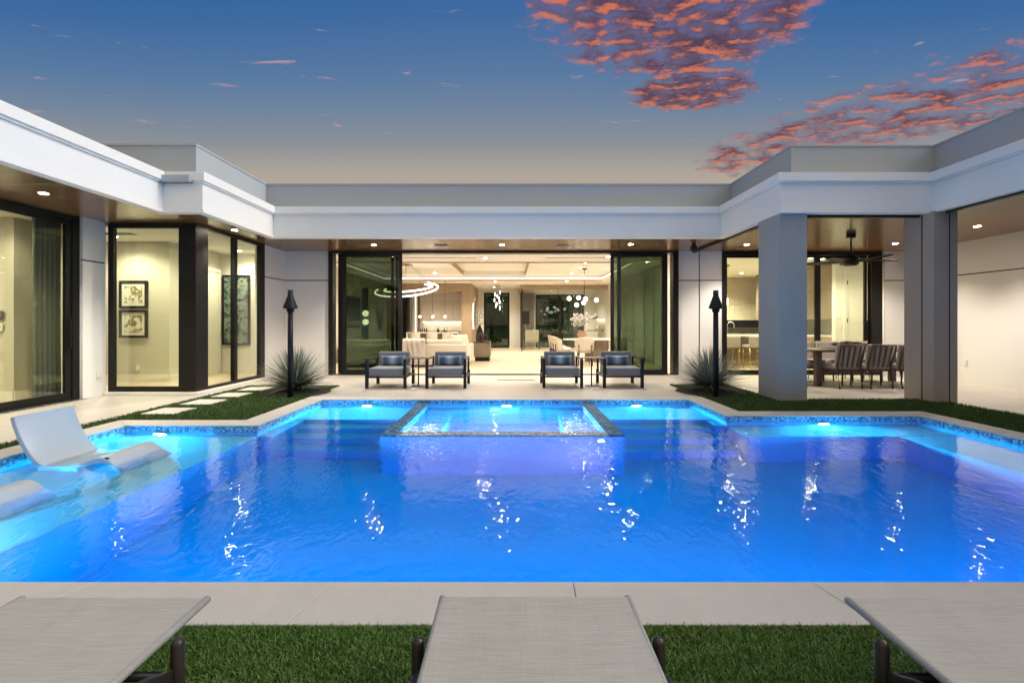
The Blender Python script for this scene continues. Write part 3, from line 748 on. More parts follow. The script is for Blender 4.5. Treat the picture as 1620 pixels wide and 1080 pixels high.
# ------------------------------------------------------------------ moulded loungers standing in the pool
def catmull(pts, n=8):
    out = []; k = len(pts)
    for i in range(k-1):
        p0, p1, p2, p3 = [Vector(pts[max(0,min(k-1,i+d_))]) for d_ in (-1,0,1,2)]
        for j in range(n):
            t = j/n; out.append(tuple(.5*((2*p1)+(p2-p0)*t+(2*p0-5*p1+4*p2-p3)*t*t+(3*p1-p0-3*p2+p3)*t**3)))
    out.append(tuple(pts[-1])); return out
def pool_lounger(loc, label):
    r = thing('pool_lounger', label, 'pool lounger', loc, 0, 'moulded loungers in the pool')
    top = catmull([(-.62,.70),(-.595,.62),(-.52,.465),(-.41,.32),(-.26,.222),(-.08,.20),(.10,.26),(.26,.315),(.40,.30),(.52,.20)], 7)
    m = MB(); hw = .31; th = .058; bot = []
    for i, (x, z) in enumerate(top):
        a = Vector(top[max(0,i-1)]); b_ = Vector(top[min(len(top)-1,i+1)]); t = (b_-a).normalized(); nrm = Vector((t.y,-t.x)); q = Vector((x,z))+nrm*th; bot.append((q.x,q.y))
    ring = top + [(.60,.04)] + [(.55,.0),(.47,.05)] + [p for p in reversed(bot) if p[0] < .44]
    ring = ring[::-1]
    n0 = 0; k = len(ring); cuts = [-hw, -hw+.012, hw-.012, hw]
    for ci, y in enumerate(cuts):
        ins = .010 if ci in (0, 3) else 0
        cx = sum(p[0] for p in ring)/k
        for i, (x, z) in enumerate(ring):
            a = Vector(ring[i-1]); b_ = Vector(ring[(i+1) % k]); t = (b_-a)
            t = t.normalized() if t.length > 0 else Vector((1,0)); nn = Vector((t.y,-t.x))
            m.v.append((x-nn.x*ins, y, z-nn.y*ins))
    m.smooth = True
    for ci in range(3):
        for i in range(k):
            j = (i+1) % k; m.face((ci*k+i, (ci+1)*k+i, (ci+1)*k+j, ci*k+j))
    m.smooth = False; m.face(tuple(range(k))); m.face(tuple(3*k+i for i in reversed(range(k))))
    m.v = [(x*.85,y,z) for x,y,z in m.v]; o = m.build('shell', RESIN, r)
    bs = MB(); bs.extr([(-.36,0),(-.36,.19),(-.22,.15),(-.06,.13),(.02,.10),(.02,0)], -.27, .27); bs.build('base', RESIN, r, bevel=.01)
    MB().box(.31,-.306,.304,.345,-.298,.318).build('drain_slot', FRAME, r)
    return r
p0_ = pool_lounger((-4.10,4.80,-.30), 'white moulded lounger with its raised back standing on the pool shelf')
dup(p0_, (-4.14,3.56,-.30), None, 'white moulded lounger cut by the left picture edge, only its foot end showing')

# ------------------------------------------------------------------ sling sun loungers in front
def _sling():
    t = NT('woven_sling'); a = t.noise(t.coords((9,500,1)), 1, 3, .65); b_ = t.noise(t.coords((420,9,1)), 1, 2, .6); l = t.noise(t.coords((1.5,3,1)), 1.2, 3)
    f = t.math('ADD', t.math('MULTIPLY', a, .6), t.math('ADD', t.math('MULTIPLY', b_, .18), t.math('MULTIPLY', l, .22)))
    c = t.mix(t.maprange(f, .33, .67, 0, 1, False), (.30,.275,.24), (.47,.435,.385))
    return t.out(t.bsdf(c, .8, 0, f, .35, .0015))
SLING = _sling()
BRONZE = M_noise('bronze_tube', (.035,.027,.020), .38, .2, 10, .04, 300, metal=.3)
def sun_lounger(loc, label):
    r = thing('sun_lounger', label, 'sun lounger', loc, 0, 'sling sun loungers on the front lawn')
    hw = .318; L = 1.95; zt = .315
    m = MB(); nx, ny = 26, 60
    def sag(x, y): return -.006*(1-(x/hw)**2)*min(1, y/.12+.02)
    m.grid(nx, ny, lambda u, v: ((u-.5)*2*hw, -v*L, zt + sag((u-.5)*2*hw, v*L) + .0007*math.sin(u*31+v*7)))
    a = len(m.f); m.grid(nx, ny, lambda u, v: ((u-.5)*2*hw, -v*L, zt-.006 + sag((u-.5)*2*hw, v*L)))
    for i in range(a): m.f[i] = tuple(reversed(m.f[i]))
    m.build('sling', SLING, r)
    for s in (-1,1):
        o = MB().tube([(s*(hw+.002),.010,zt-.0115),(s*(hw+.002),-L,zt-.0115)], .0125, 12).build('side_tube', SLING, r)
        MB().ball((s*(hw+.002),.010,zt-.0115), .0128, 12, 8, (1,.6,1)).build('end_cap', CHROME, o)
    MB().tube([(-hw,-.006,zt-.010),(hw,-.006,zt-.010)], .009, 10).build('end_tube', SLING, r)
    for s in (-1,1):
        for y in (-.20,-L+.2):
            o = MB().lathe([(.021,0),(.019,.292),(.012,.304),(.001,.307)], s*(hw+.046), y, 18, cap=False).build('leg', BRONZE, r)
        # side rail: a flat plate that dips to meet the legs
        prof = []
        up = catmull([(-.215,.225),(-.25,.235),(-.33,.272),(-.45,.292),(-.8,.296),(-1.4,.292),(-1.6,.272),(-1.72,.235)], 5)
        lo = catmull([(-1.72,.165),(-1.62,.16),(-1.45,.205),(-1.2,.225),(-.6,.225),(-.40,.205),(-.30,.165),(-.215,.16)], 5)
        q = MB().extr(up+lo, s*(hw+.035)-.010, s*(hw+.035)+.010, 'x'); q.build('side_rail', BRONZE, r, bevel=.004)
    MB().tube([(-hw-.03,-.20,.19),(hw+.03,-.20,.19)], .014).build('crossbar', BRONZE, r); MB().tube([(-hw-.03,-L+.2,.19),(hw+.03,-L+.2,.19)], .014).build('crossbar', BRONZE, r)
    return r
s0 = sun_lounger((.078,1.665,.006), 'woven grey beige sling sun lounger in the middle of the front lawn')
dup(s0, (-1.375,1.66,.006), None, 'woven grey beige sling sun lounger cut by the left picture edge')
dup(s0, (1.475,1.655,.006), None, 'woven grey beige sling sun lounger cut by the right picture edge')

# ------------------------------------------------------------------ patio: dining set and fan
tb = thing('dining_table', 'long dark wood dining table under the patio fan', 'dining table', (7.25,10.2,0))
MB().box(-1.2,-.52,.69,1.2,.52,.735).build('table_top', CHAIRW, tb, bevel=.01)
for x in (-1.08,1.08):
    for y in (-.42,.42): MB().box(x-.055,y-.055,0,x+.055,y+.055,.689).build('leg', CHAIRW, tb, bevel=.005)
def dining_chair(loc, rz, label):
    r = thing('dining_chair', label, 'dining chair', loc, rz, 'upholstered dining chairs around the patio table')
    # faces +y
    MB().box(-.245,-.22,.37,.245,.28,.47).build('seat', TAUPEF, r, bevel=.03, seg=3)
    b = MB(); b.grid(8, 8, lambda u, v: ((u-.5)*(.46+.06*v), -.20-.10*v-.05*(1-(2*u-1)**2), .43+v*.42))
    a = len(b.f); b.grid(8, 8, lambda u, v: ((u-.5)*(.46+.06*v), -.145-.11*v-.03*(1-(2*u-1)**2), .43+v*.43))
    for i in range(a, len(b.f)): b.f[i] = tuple(reversed(b.f[i]))
    k = 9
    for e in range(4):
        idx = [list(range(k)), [i*k+k-1 for i in range(k)], [k*(k-1)+i for i in reversed(range(k))], [i*k for i in reversed(range(k))]][e]
        for i in range(k-1): b.face((idx[i+1], idx[i], idx[i]+k*k, idx[i+1]+k*k))
    b.build('backrest', TAUPEF, r, bevel=0)
    for j in range(4):
        x = -.15+j*.10; MB().bar((x*.95,-.258,.42),(x*1.08,-.355,.82),.026,.016).build('back_slat', CHAIRW, r)
    for s in (-1,1):
        MB().tube([(s*.235,-.36,.845),(s*.225,-.235,.44),(s*.215,-.30,0)], [.017,.024,.014], 8).build('leg', CHAIRW, r)
        MB().tube([(s*.215,.25,.40),(s*.21,.26,0)], [.024,.014], 8).build('leg', CHAIRW, r)
    MB().tube([(-.235,-.36,.845),(.235,-.36,.845)], .015, 8).build('top_rail', CHAIRW, r)
    MB().box(-.22,-.22,.335,.22,.26,.369).build('seat_frame', CHAIRW, r)
    return r
dc = dining_chair((6.53,9.63,0), 0, 'patio dining chair on the near side, closest to the square column')
dup(dc, (7.13,9.63,0), 0, 'patio dining chair on the near side, middle one with its slatted back to the pool')
dup(dc, (7.74,9.63,0), 0, 'patio dining chair on the near side, half hidden by the grooved pillar')
dup(dc, (6.60,10.85,0), PI, 'patio dining chair on the far side, mostly hidden by the square column')
dup(dc, (7.24,10.85,0), PI, 'patio dining chair on the far side, showing its plain light backrest')
dup(dc, (7.88,10.85,0), PI, 'patio dining chair on the far side behind the flower bowl')
dup(dc, (5.98,10.2,0), -PI/2, 'patio dining chair at the left head of the table beside the column')
bw = thing('flower_bowl', 'wide bowl of dark red dried blooms on the patio dining table', 'centrepiece', (7.12,10.2,.735))
MB().lathe([(.10,0),(.16,.01),(.34,.085),(.36,.10),(.33,.095),(.12,.03)], seg=26).build('bowl', CHAIRW, bw)
rnd = random.Random(4); m = MB()
for i in range(170):
    a = rnd.uniform(0,2*PI); rr = .34*math.sqrt(rnd.random()); z = .08+.07*rnd.random()*(1-rr/.45); c = Vector((rr*math.cos(a), rr*math.sin(a), z)); m.cur = i % 3
    for j in range(4):
        u = Vector((rnd.gauss(0,1),rnd.gauss(0,1),rnd.gauss(0,1))).normalized()*.035; w = Vector((rnd.gauss(0,1),rnd.gauss(0,1),rnd.gauss(0,1))).normalized()*.024
        m.quad(c-u, c-w, c+u, c+w)
m.build('blooms', [M_noise('dried_red', (.10,.025,.018), .8), M_noise('dried_brown', (.09,.05,.03), .8), M_noise('dried_pink', (.24,.13,.11), .8)], bw)
fan = thing('ceiling_fan', 'black five blade ceiling fan hanging from the patio ceiling', 'ceiling fan', (6.72,9.6,3.049))
MB().cyl(0,0,-.085,0,.085,20).build('canopy', BLACK, fan, bevel=.006); MB().tube([(0,0,-.085),(0,0,-.44)], .017).build('rod', BLACK, fan)
MB().lathe([(.03,-.42),(.075,-.44),(.13,-.47),(.135,-.60),(.10,-.635),(.01,-.64)], seg=26).build('motor', BLACK, fan)
for j in range(5):
    b = MB(); b.box(.12,-.08,-.009,.82,.08,.009); b.v = [(x, y*(1-.15*(x-.12)/.7), z) for x,y,z in b.v]
    b.xf(Matrix.Rotation(R(-7+72*j),4,'Z') @ Matrix.Translation((0,0,-.545)) @ Matrix.Rotation(R(15),4,'X')); b.build('blade', BLACK, fan, bevel=.003)

# ------------------------------------------------------------------ living room
so = thing('sofa', 'large cream sofa with its back to the terrace', 'sofa', (-2.75,14.0,0))
MB().box(-2.3,0,.10,1.45,.16,.66).build('back_panel', CREAMF, so, bevel=.03, seg=3)
MB().box(1.25,.17,.10,1.45,2.2,.62).build('arm', CREAMF, so, bevel=.04, seg=3)
MB().box(-2.3,.17,.10,1.24,1.05,.30).build('base', CREAMF, so, bevel=.02); MB().box(-2.3,.30,.301,1.24,1.05,.46).build('seat_cushion', CREAMF, so, bevel=.05, seg=3)
for x0,x1 in ((-2.3,-1.06),(-1.04,.18),(.20,1.30)):
    b = MB(); b.box(x0,.10,.60,x1,.34,.80); b.build('back_cushion', CREAMF, so, bevel=.06, seg=3)
for x in (-2.2,1.35): MB().box(x-.04,.02,0,x+.04,.1,.1).build('foot', FRAME, so)
m = MB(); k_ = random.Random(2)
m.grid(30, 24, lambda u, v: (-3.15+u*.62+.03*math.sin(v*5), 13.985-.030*abs(math.sin(u*13+v*1.5))-.02*math.sin(u*29) if v < .72 else 13.99+(v-.72)*1.1, .16+v/.72*.66 - .05*math.sin(u*3.1) if v < .72 else .825+.01*math.sin(u*17)))
o = m.build('throw_blanket', M_noise('throw_fabric', (.56,.50,.46), .95, .1, 20, .5, 300), None, sub=1); so_ = o.modifiers.new('thick', 'SOLIDIFY'); so_.thickness = .012
tag(o, 'pale striped throw draped over the back of the cream sofa', 'throw')
for i, (x, y, a) in enumerate(((-1.62,14.5,.3),(-1.50,14.75,.9))):
    p = pillow_mb(.42,.42,.16).build('sofa_pillow', CREAMF, None, loc=(x,y,.74)); p.rotation_euler = (R(-15),0,a); tag(p, ['pale scatter pillow at the right end of the cream sofa, nearer the terrace','pale scatter pillow at the right end of the cream sofa, farther from the terrace'][i], 'pillow')
co = thing('console_cabinet', 'low brown cabinet standing at the right end of the sofa', 'cabinet', (-1.03,16.6,0))
MB().box(-.27,-.35,.14,.27,.5,.62).build('body', CABB, co, bevel=.004); MB().box(-.28,-.36,.621,.28,.51,.65).build('top', FRAME, co, bevel=.003); MB().box(-.24,-.32,.0,.24,.47,.139).build('plinth', FRAME, co)
sc_ = thing('wire_sculpture', 'small brown openwork sculpture on the low cabinet', 'sculpture', (-1.05,16.5,.651)); m = MB()
rr = random.Random(9)
for i in range(7):
    a = rr.uniform(0,PI); pts = [(.16*math.cos(t)*math.cos(a), .16*math.cos(t)*math.sin(a)*.6, .15+.13*math.sin(t)+.02*math.sin(3*t+i)) for t in [j*2*PI/24 for j in range(24)]]
    m.tube(pts, .008, 6, closed=True)
m.build('wires', CHAIRW, sc_); MB().cyl(0,0,0,.02,.08).build('base', CHAIRW, sc_)
vs = thing('tall_vase_branch', 'dark vase with a thin leafy branch beside the glowing mirror', 'vase', (-1.35,19.8,0))
MB().lathe([(.10,0),(.13,.3),(.16,.7),(.12,1.0),(.05,1.15),(.06,1.2)], seg=20).build('vase', FRAME, vs)
m = MB()
for i in range(60):
    a = rr.uniform(0,2*PI); z = rr.uniform(1.2,1.75); q_ = .16*rr.random(); c = Vector((q_*math.cos(a),q_*math.sin(a),z)); u = Vector((rr.gauss(0,1),rr.gauss(0,1),rr.gauss(0,1))).normalized()*.045; w = Vector((rr.gauss(0,1),rr.gauss(0,1),rr.gauss(0,1))).normalized()*.02; m.quad(c-u,c-w,c+u,c+w)
m.build('leaves', HEDGE, vs)
mi = thing('round_mirror', 'round backlit mirror on the wood wall above the low cabinet', 'mirror', (-1.80,22.6,1.62))
def disc_x(r, x0, x1, mat, name): 
    m = MB(); m.lathe([(r,x0),(r,x1)], seg=40); m.xf(Matrix.Rotation(PI/2,4,'Y')); return m.build(name, mat, mi)
disc_x(.62,-.02,.03,EM_COVE,'glow_ring'); disc_x(.72,.031,.07,BRASS,'frame'); disc_x(.66,.0701,.074,M_noise('mirror_glass',(.8,.8,.8),.03,.01,metal=1),'glass')
# chandelier of glowing arcs
chd = thing('ring_chandelier', 'chandelier of two glowing loops hanging over the sofa', 'chandelier', (-3.50,16.0,3.219))
MB().cyl(0,0,-.03,0,.2,26).build('canopy', BRASS, chd)
for (rad, z, tl, cx) in ((1.02,-.82,16,0),(.78,-.78,12,.05)):
    pts = [(cx+rad*math.cos(t), rad*.9*math.sin(t), z+math.tan(R(tl))*rad*math.sin(t)+.05*math.cos(t)) for t in [R(-190)+j*R(245)/60 for j in range(61)]]
    MB().tube(pts, .024, 10).build('glowing_loop', EM_RING, chd)
    for j in (5,25,45): MB().tube([pts[j], (pts[j][0]*.15, pts[j][1]*.15, -.03)], .003, 5).build('cable', FRAME, chd)
# wine wall and bar
ww = thing('wine_rack', 'tall rack of wine bottles lying in two columns', 'wine rack', (-4.62,22.9,0))
for x in (-.18,.18): MB().box(x-.012,-.1,0,x+.012,.1,2.7).build('post', FRAME, ww)
m = MB()
BOT = M_noise('dark_bottle', (.012,.02,.012), .15)
for i in range(20):
    for x in (-.18,.18):
        z = .25+i*.12; q_ = MB(); q_.lathe([(.001,-.30),(.018,-.30),(.018,-.2),(.045,-.12),(.045,.12),(.001,.12)], seg=10, cap=False); q_.xf(Matrix.Translation((x,0,z)) @ Matrix.Rotation(PI/2,4,'X') @ Matrix.Rotation(PI,4,'X'))
        q_.m = [1 if i_ < 20 else 0 for i_ in range(len(q_.m))]; q_.build('bottle', [BOT, TRIMW], ww)
MB().box(-.02,.11,0,.02,.13,2.7).build('light_strip', EM_COVE, ww)
bc = thing('bar_cabinet', 'pale wall of bar cabinets with a lit backsplash behind the sofa', 'bar cabinet', (-3.3,22.8,0))
for j in range(4): MB().box(-1.0+j*.5,.0,1.35,-.506+j*.5,.45,2.35).build('cabinet_door', CABW, bc, bevel=.004)
MB().box(-1.0,.0,2.356,1.0,.45,2.69).build('upper_panel', CABW, bc); MB().box(-1.0,.44,.93,1.0,.46,1.35).build('backsplash', MARBLE, bc); MB().box(-.98,.30,1.33,.98,.36,1.349).build('strip_light', EM_WARM, bc)
MB().box(-1.0,-.15,.86,1.0,.43,.90).build('counter', MARBLE, bc); MB().box(-1.0,-.1,0,1.0,.43,.859).build('base_cabinet', CABW, bc)
bi = thing('bar_island', 'low bar counter with white top standing behind the sofa', 'bar counter', (-3.3,20.3,0))
MB().box(-1.1,-.3,.86,1.0,.3,.90).build('top', MARBLE, bi, bevel=.004); MB().box(-1.1,-.3,0,-1.04,.3,.859).build('side_panel', MARBLE, bi); MB().box(-1.03,-.05,0,1.0,.28,.859).build('body', CABB, bi)
def bar_chair(loc, label, mat):
    r = thing('bar_chair', label, 'bar stool', loc, 0, 'stools at the living room bar')
    b = MB(); b.grid(8,5, lambda u,v: (.24*math.sin((u-.5)*2.4), -.22*math.cos((u-.5)*2.4), .62+v*.30)); b.grid(8,5, lambda u,v: (.215*math.sin((u-.5)*2.4), -.195*math.cos((u-.5)*2.4), .62+v*.30)); b.build('backrest', mat, r)
    MB().cyl(0,0,.56,.64,.215,18).build('seat', mat, r, bevel=.02)
    for s in (-1,1):
        for y in (-.15,.15): MB().tube([(s*.15,y,.57),(s*.19,y*1.2,0)], .013, 8).build('leg', FRAME, r)
    return r
bcr = bar_chair((-4.0,19.85,0), 'tan bar stool at the left end of the bar counter', CREAMF)
dup(bcr, (-3.3,19.85,0), 0, 'tan bar stool at the middle of the bar counter'); dup(bcr, (-2.65,19.85,0), 0, 'tan bar stool at the right end of the bar counter')
def pendant(loc, label, drop, name='pendant_lamp'):
    r = thing(name, label, 'pendant lamp', loc, 0, 'small pendant lamps over the bar')
    MB().cyl(0,0,-.02,0,.05,14).build('canopy', BRASS, r); MB().tube([(0,0,-.02),(0,0,-drop)], .006, 6).build('cord', FRAME, r); MB().ball((0,0,-drop-.04), .05, 12, 8).build('bulb', EM_WARM, r)
    return r
pr = pendant((-3.95,20.6,3.05), 'small pendant lamp over the bar, nearest to the wine rack', 1.45)
dup(pr, (-3.4,20.6,3.05), 0, 'small pendant lamp over the bar, middle of the three'); dup(pr, (-2.88,20.6,3.05), 0, 'small pendant lamp over the bar, nearest to the wood wall')
tr = thing('bar_tray', 'black tray holding bottles and glasses on the bar counter', 'tray', (-2.95,20.3,.901)); MB().box(-.32,-.15,0,.32,.15,.02).build('tray', FRAME, tr, bevel=.004)
for i,(x,h,r_) in enumerate(((-.18,.20,.05),(.02,.14,.05),(.14,.22,.07))): MB().lathe([(r_,.021),(r_,h*.7),(r_*.3,h*.85),(r_*.3,h)], x, 0, 14).build(['bottle','shaker','ice_bucket'][i], [BOT,CHROME,CHROME][i], tr)
bo = thing('bottle_tray', 'cluster of short dark bottles on the left of the bar counter', 'bottles', (-3.75,20.3,.901)); MB().box(-.2,-.1,0,.2,.1,.012).build('tray', CHROME, bo)
for x in (-.12,-.04,.05,.13): MB().lathe([(.03,.013),(.03,.11),(.012,.14),(.012,.17)], x, 0, 12).build('bottle', BOT, bo)
fx = thing('cascade_light', 'cluster of glowing drops hanging before the far garden door', 'pendant lamp', (-.72,22.6,3.05))
MB().cyl(0,0,-.03,0,.12,18).build('canopy', BRASS, fx)
for i in range(9):
    a = i*2.4; x, y = .13*math.cos(a), .13*math.sin(a); z = -.25-.09*i
    MB().tube([(x,y,-.03),(x,y,z)], .003, 5).build('wire', FRAME, fx); MB().tube([(x,y,z),(x,y,z-.16)], .018, 8).build('drop', EM_RING, fx)
# dining corner inside
dt = thing('round_dining_table', 'long indoor dining table with white top and ribbed brown base', 'dining table', (2.85,16.2,0))
MB().prism([(1.15*math.cos(a)*abs(math.cos(a))**-.4, .62*math.sin(a)*abs(math.sin(a))**-.3) for a in [(i+.5)*2*PI/40 for i in range(40)]], .72, .755).build('table_top', MARBLE, dt)
m = MB(); m.prism([((.42+.015*(i%2))*math.cos(i*2*PI/48), (.30+.015*(i%2))*math.sin(i*2*PI/48)) for i in range(48)], .0, .719); m.build('base', CABB, dt)
def cream_chair(loc, rz, label):
    r = thing('cream_chair', label, 'dining chair', loc, rz, 'rounded cream chairs around the indoor table')
    MB().lathe([(.20,.38),(.255,.42),(.26,.48),(.22,.50),(.01,.505)], 0, .02, 22, cap=True).build('seat', CREAMF, r)
    b = MB()
    def S(rad, sgn): return lambda u, v: (rad*(1+.10*v)*math.sin((u-.5)*3.0), -rad*(1+.12*v)*math.cos((u-.5)*3.0)-.05*v, .42+v*(.44-.10*abs(2*u-1)**2))
    b.grid(14, 8, S(.275,1)); a = len(b.f); b.grid(14, 8, S(.235,-1))
    for i in range(a, len(b.f)): b.f[i] = tuple(reversed(b.f[i]))
    kk = 15; bs = 9*15
    for i in range(14): b.face((8*kk+i, 8*kk+i+1, bs+8*kk+i+1, bs+8*kk+i)); b.face((i+1, i, bs+i, bs+i+1))
    for j in range(8): b.face((j*kk, (j+1)*kk, bs+(j+1)*kk, bs+j*kk)); b.face(((j+1)*kk+14, j*kk+14, bs+j*kk+14, bs+(j+1)*kk+14))
    b.build('backrest', CREAMF, r)
    for s in (-1,1):
        MB().tube([(s*.20,-.26,.62),(s*.19,-.25,.38),(s*.21,-.28,0)], [.022,.026,.014], 8).build('leg', CHAIRW, r); MB().tube([(s*.17,.18,.40),(s*.19,.21,0)], [.022,.013], 8).build('leg', CHAIRW, r)
    return r
cc = cream_chair((2.18,14.75,0), 0, 'rounded cream chair with its back to the terrace at the near table end')
for i, (x, y, rz, lab) in enumerate(((1.62,15.55,-PI/2,'rounded cream chair in the left row of the indoor table, nearest the terrace'),(1.60,16.2,-PI/2,'rounded cream chair in the middle of the left row at the indoor table'),(1.58,16.9,-PI/2,'rounded cream chair in the left row of the indoor table, farthest from the terrace'),(3.2,14.8,.2,'rounded cream chair at the right of the indoor table, half behind the door frame'))): dup(cc, (x,y,0), rz, lab)
fl = thing('flower_vase', 'pinkish vase with a tall bunch of white orchids on the indoor table', 'flowers', (2.30,16.0,.756))
MB().lathe([(.07,0),(.15,.06),(.17,.16),(.12,.26),(.09,.28),(.08,.26)], seg=24).build('vase', M_noise('copper_glaze',(.42,.24,.16),.3,.2,5), fl)
m = MB(); st = MB(); rr = random.Random(12)
for i in range(26):
    a = rr.uniform(0,2*PI); sp = rr.uniform(.12,.48); h = rr.uniform(.45,.82); pts = [(sp*u**1.6*math.cos(a), sp*u**1.6*math.sin(a), .22+(h-.22)*math.sin(u*PI*.5)) for u in [j/6 for j in range(7)]]
    st.tube(pts, .005, 5)
    for j in range(12):
        u = rr.uniform(.5,1); b_ = Vector((sp*u**1.6*math.cos(a), sp*u**1.6*math.sin(a), .22+(h-.22)*math.sin(u*PI*.5))) + Vector((rr.gauss(0,.025),rr.gauss(0,.025),rr.gauss(0,.025)))
        for q_ in range(3):
            p = Vector((rr.gauss(0,1),rr.gauss(0,1),rr.gauss(0,1))).normalized()*.045; w = Vector((rr.gauss(0,1),rr.gauss(0,1),rr.gauss(0,1))).normalized()*.036; m.quad(b_-p,b_-w,b_+p,b_+w)
st.build('stems', HEDGE, fl); m.build('blossoms', M_noise('white_petal',(.72,.68,.66),.6), fl)
gl = thing('globe_chandelier', 'dark branching chandelier with round glowing globes over the indoor table', 'chandelier', (2.55,17.2,3.22))
MB().cyl(0,0,-.03,0,.09,18).build('canopy', BLACK, gl); MB().tube([(0,0,-.03),(0,0,-1.05)], .012, 8).build('rod', BLACK, gl)
for i, (x,y,z) in enumerate(((-.55,-.1,-1.07),(-.18,.15,-1.03),(.42,-.05,-1.12),(-.30,-.2,-1.30),(.02,.3,-1.20),(.0,-.3,-1.10))):
    MB().tube([(0,0,-1.04),(x,y,z)], .009, 6).build('branch', BLACK, gl); MB().ball((x,y,z), .075, 16, 10).build('globe', EM_RING, gl)
# left dim side of the living room
tv = thing('wall_television', 'large dark television on the left living room wall', 'television', (-5.60,16.75,1.70)); MB().box(0.01,-.85,-.55,.06,.85,.5).build('body', BLACK, tv, bevel=.01); MB().box(.0601,-.82,-.52,.064,.82,.47).build('screen', M_noise('tv_screen',(.01,.014,.02),.08), tv)
mc = thing('media_cabinet', 'long low dark cabinet beneath the television', 'cabinet', (-5.3,16.7,0)); MB().box(-.28,-1.3,.12,.2,1.5,.5).build('body', CABB, mc, bevel=.004); MB().box(-.25,-1.25,0,.15,1.45,.119).build('plinth', FRAME, mc)
lp = thing('floor_lamp', 'slim floor lamp with two glowing globes behind the dark left panels', 'floor lamp', (-5.2,16.9,0)); MB().cyl(0,0,0,.03,.15).build('base', BRASS, lp); MB().tube([(0,0,.03),(0,0,1.75)], .014).build('pole', BRASS, lp)
for z in (1.32,1.62): MB().ball((.06,0,z), .11, 16, 10).build('globe', EM_RING, lp)
dp = thing('dark_wall_panel', 'narrow dark vertical panel beside the television wall', 'panel', (-5.6,18.3,0)); MB().box(.003,-.35,.0,.03,.35,2.6).build('board', FRAME, dp, bevel=.003)
wt = thing('wall_art_tree', 'bare branching metal tree hung on the left living room wall', 'wall art', (-5.58,20.2,1.0)); m = MB(); rr = random.Random(3)
for i in range(9):
    y = -.5+i*.125; m.tube([(.03,y*.3,0),(.04,y*.7,.35),(.05,y+rr.uniform(-.1,.1),.6+rr.random()*.4)], .012, 6)
m.build('branches', FRAME, wt)
dn = thing('daybed', 'pale low daybed near the left living room wall', 'daybed', (-4.3,18.6,0)); MB().box(-.9,-.4,.12,.9,.4,.42).build('mattress', CREAMF, dn, bevel=.05); MB().box(-.85,-.36,0,.85,.36,.119).build('base', FRAME, dn)
# far sitting room in the glass box
ar = thing('armchair', 'pale armchair with dark frame inside the far glass room', 'armchair', (.95,24.0,0))
MB().box(-.32,-.3,.36,.32,.35,.5).build('seat', CREAMF, ar, bevel=.03); MB().box(-.32,-.38,.45,.32,-.25,.95).build('backrest', CREAMF, ar, bevel=.04)
for s in (-.38,.36):
    for y in (-.34,.32): MB().box(s,y,0,s+.03,y+.03,.62).build('leg', BLACK, ar)
    MB().box(s,-.33,.621,s+.03,.35,.65).build('armrest', BLACK, ar)
ct = thing('far_curtain', 'taupe curtain hanging at the left of the far garden window', 'curtain', (.9,25.2,0)); m = MB()
m.grid(60, 6, lambda u, v: (-.3+u*.55, .05*math.sin(u*40), .01+v*2.85)); m.build('cloth', TAUPEF, ct)
bp = thing('black_panel', 'black flat speaker panel on the left post of the glass room', 'panel', (.64,23.2,1.55)); MB().box(-.16,-.03,-.32,.16,.03,.32).build('body', BLACK, bp, bevel=.01)
st_ = thing('wall_shelf', 'lit wall shelves with small ornaments at the right of the glass room', 'shelf', (4.1,23.9,0))
for z in (.9,1.5): MB().box(-.35,-.7,z,.28,.7,z+.04).build('board', CABB, st_)
for z in (.95,1.55): MB().lathe([(.06,z),(.10,z+.1),(.04,z+.22)], 0, -.2, 14).build('ornament', TRIMW, st_)
MB().box(.2,-.7,1.46,.27,.7,1.495).build('strip_light', EM_WARM, st_)

# ------------------------------------------------------------------ kitchen
ki = thing('kitchen_cabinets', 'pale kitchen wall cabinets with ovens seen through the right glazing', 'kitchen cabinets', (7.6,18.5,0))
for j in range(7):
    MB().box(-2.2+j*.62,0,2.0,-1.586+j*.62,.45,3.0).build('cabinet_door', CABW, ki, bevel=.003); MB().box(-2.2+j*.62,0,1.40,-1.586+j*.62,.45,1.99).build('cabinet_door', CABW, ki, bevel=.003)
MB().box(-2.2,.0,1.12,2.1,.40,1.38).build('oven_front', BLACK, ki); MB().box(-2.2,.42,.9,2.1,.45,1.12).build('backsplash', MARBLE, ki); MB().box(-2.2,-.2,0,2.1,.45,.9).build('base_cabinet', CABB, ki)
kb = thing('brown_tall_cabinet', 'brown tall cupboard deep in the kitchen left of the square column', 'cupboard', (9.1,16.6,0)); MB().box(-.35,-.8,1.4,.8,.8,3.0).build('upper_body', CABB, kb, bevel=.004); MB().box(-.2,-.8,.0,.8,.8,.9).build('lower_body', CABB, kb)
ku = thing('brown_wall_cabinet', 'brown wall cupboard over a marble splashback right of the square column', 'cupboard', (9.3,13.9,0))
MB().box(-.3,-.30,1.38,.6,.9,2.99).build('upper_body', CABB, ku, bevel=.003); MB().box(.5,-.29,.93,.6,.9,1.379).build('splashback', MARBLE, ku); MB().box(-.32,-.30,.88,.6,.9,.929).build('counter', MARBLE, ku); MB().box(-.3,-.28,0,.6,.9,.879).build('base_cabinet', WOODV, ku)
il = thing('kitchen_island', 'long dark kitchen island with pale stone top', 'kitchen island', (7.6,14.6,0)); MB().box(-1.6,-.55,.88,1.2,.6,.93).build('top', MARBLE, il, bevel=.004); MB().box(-1.55,-.15,0,1.15,.55,.879).build('body', CABB, il)
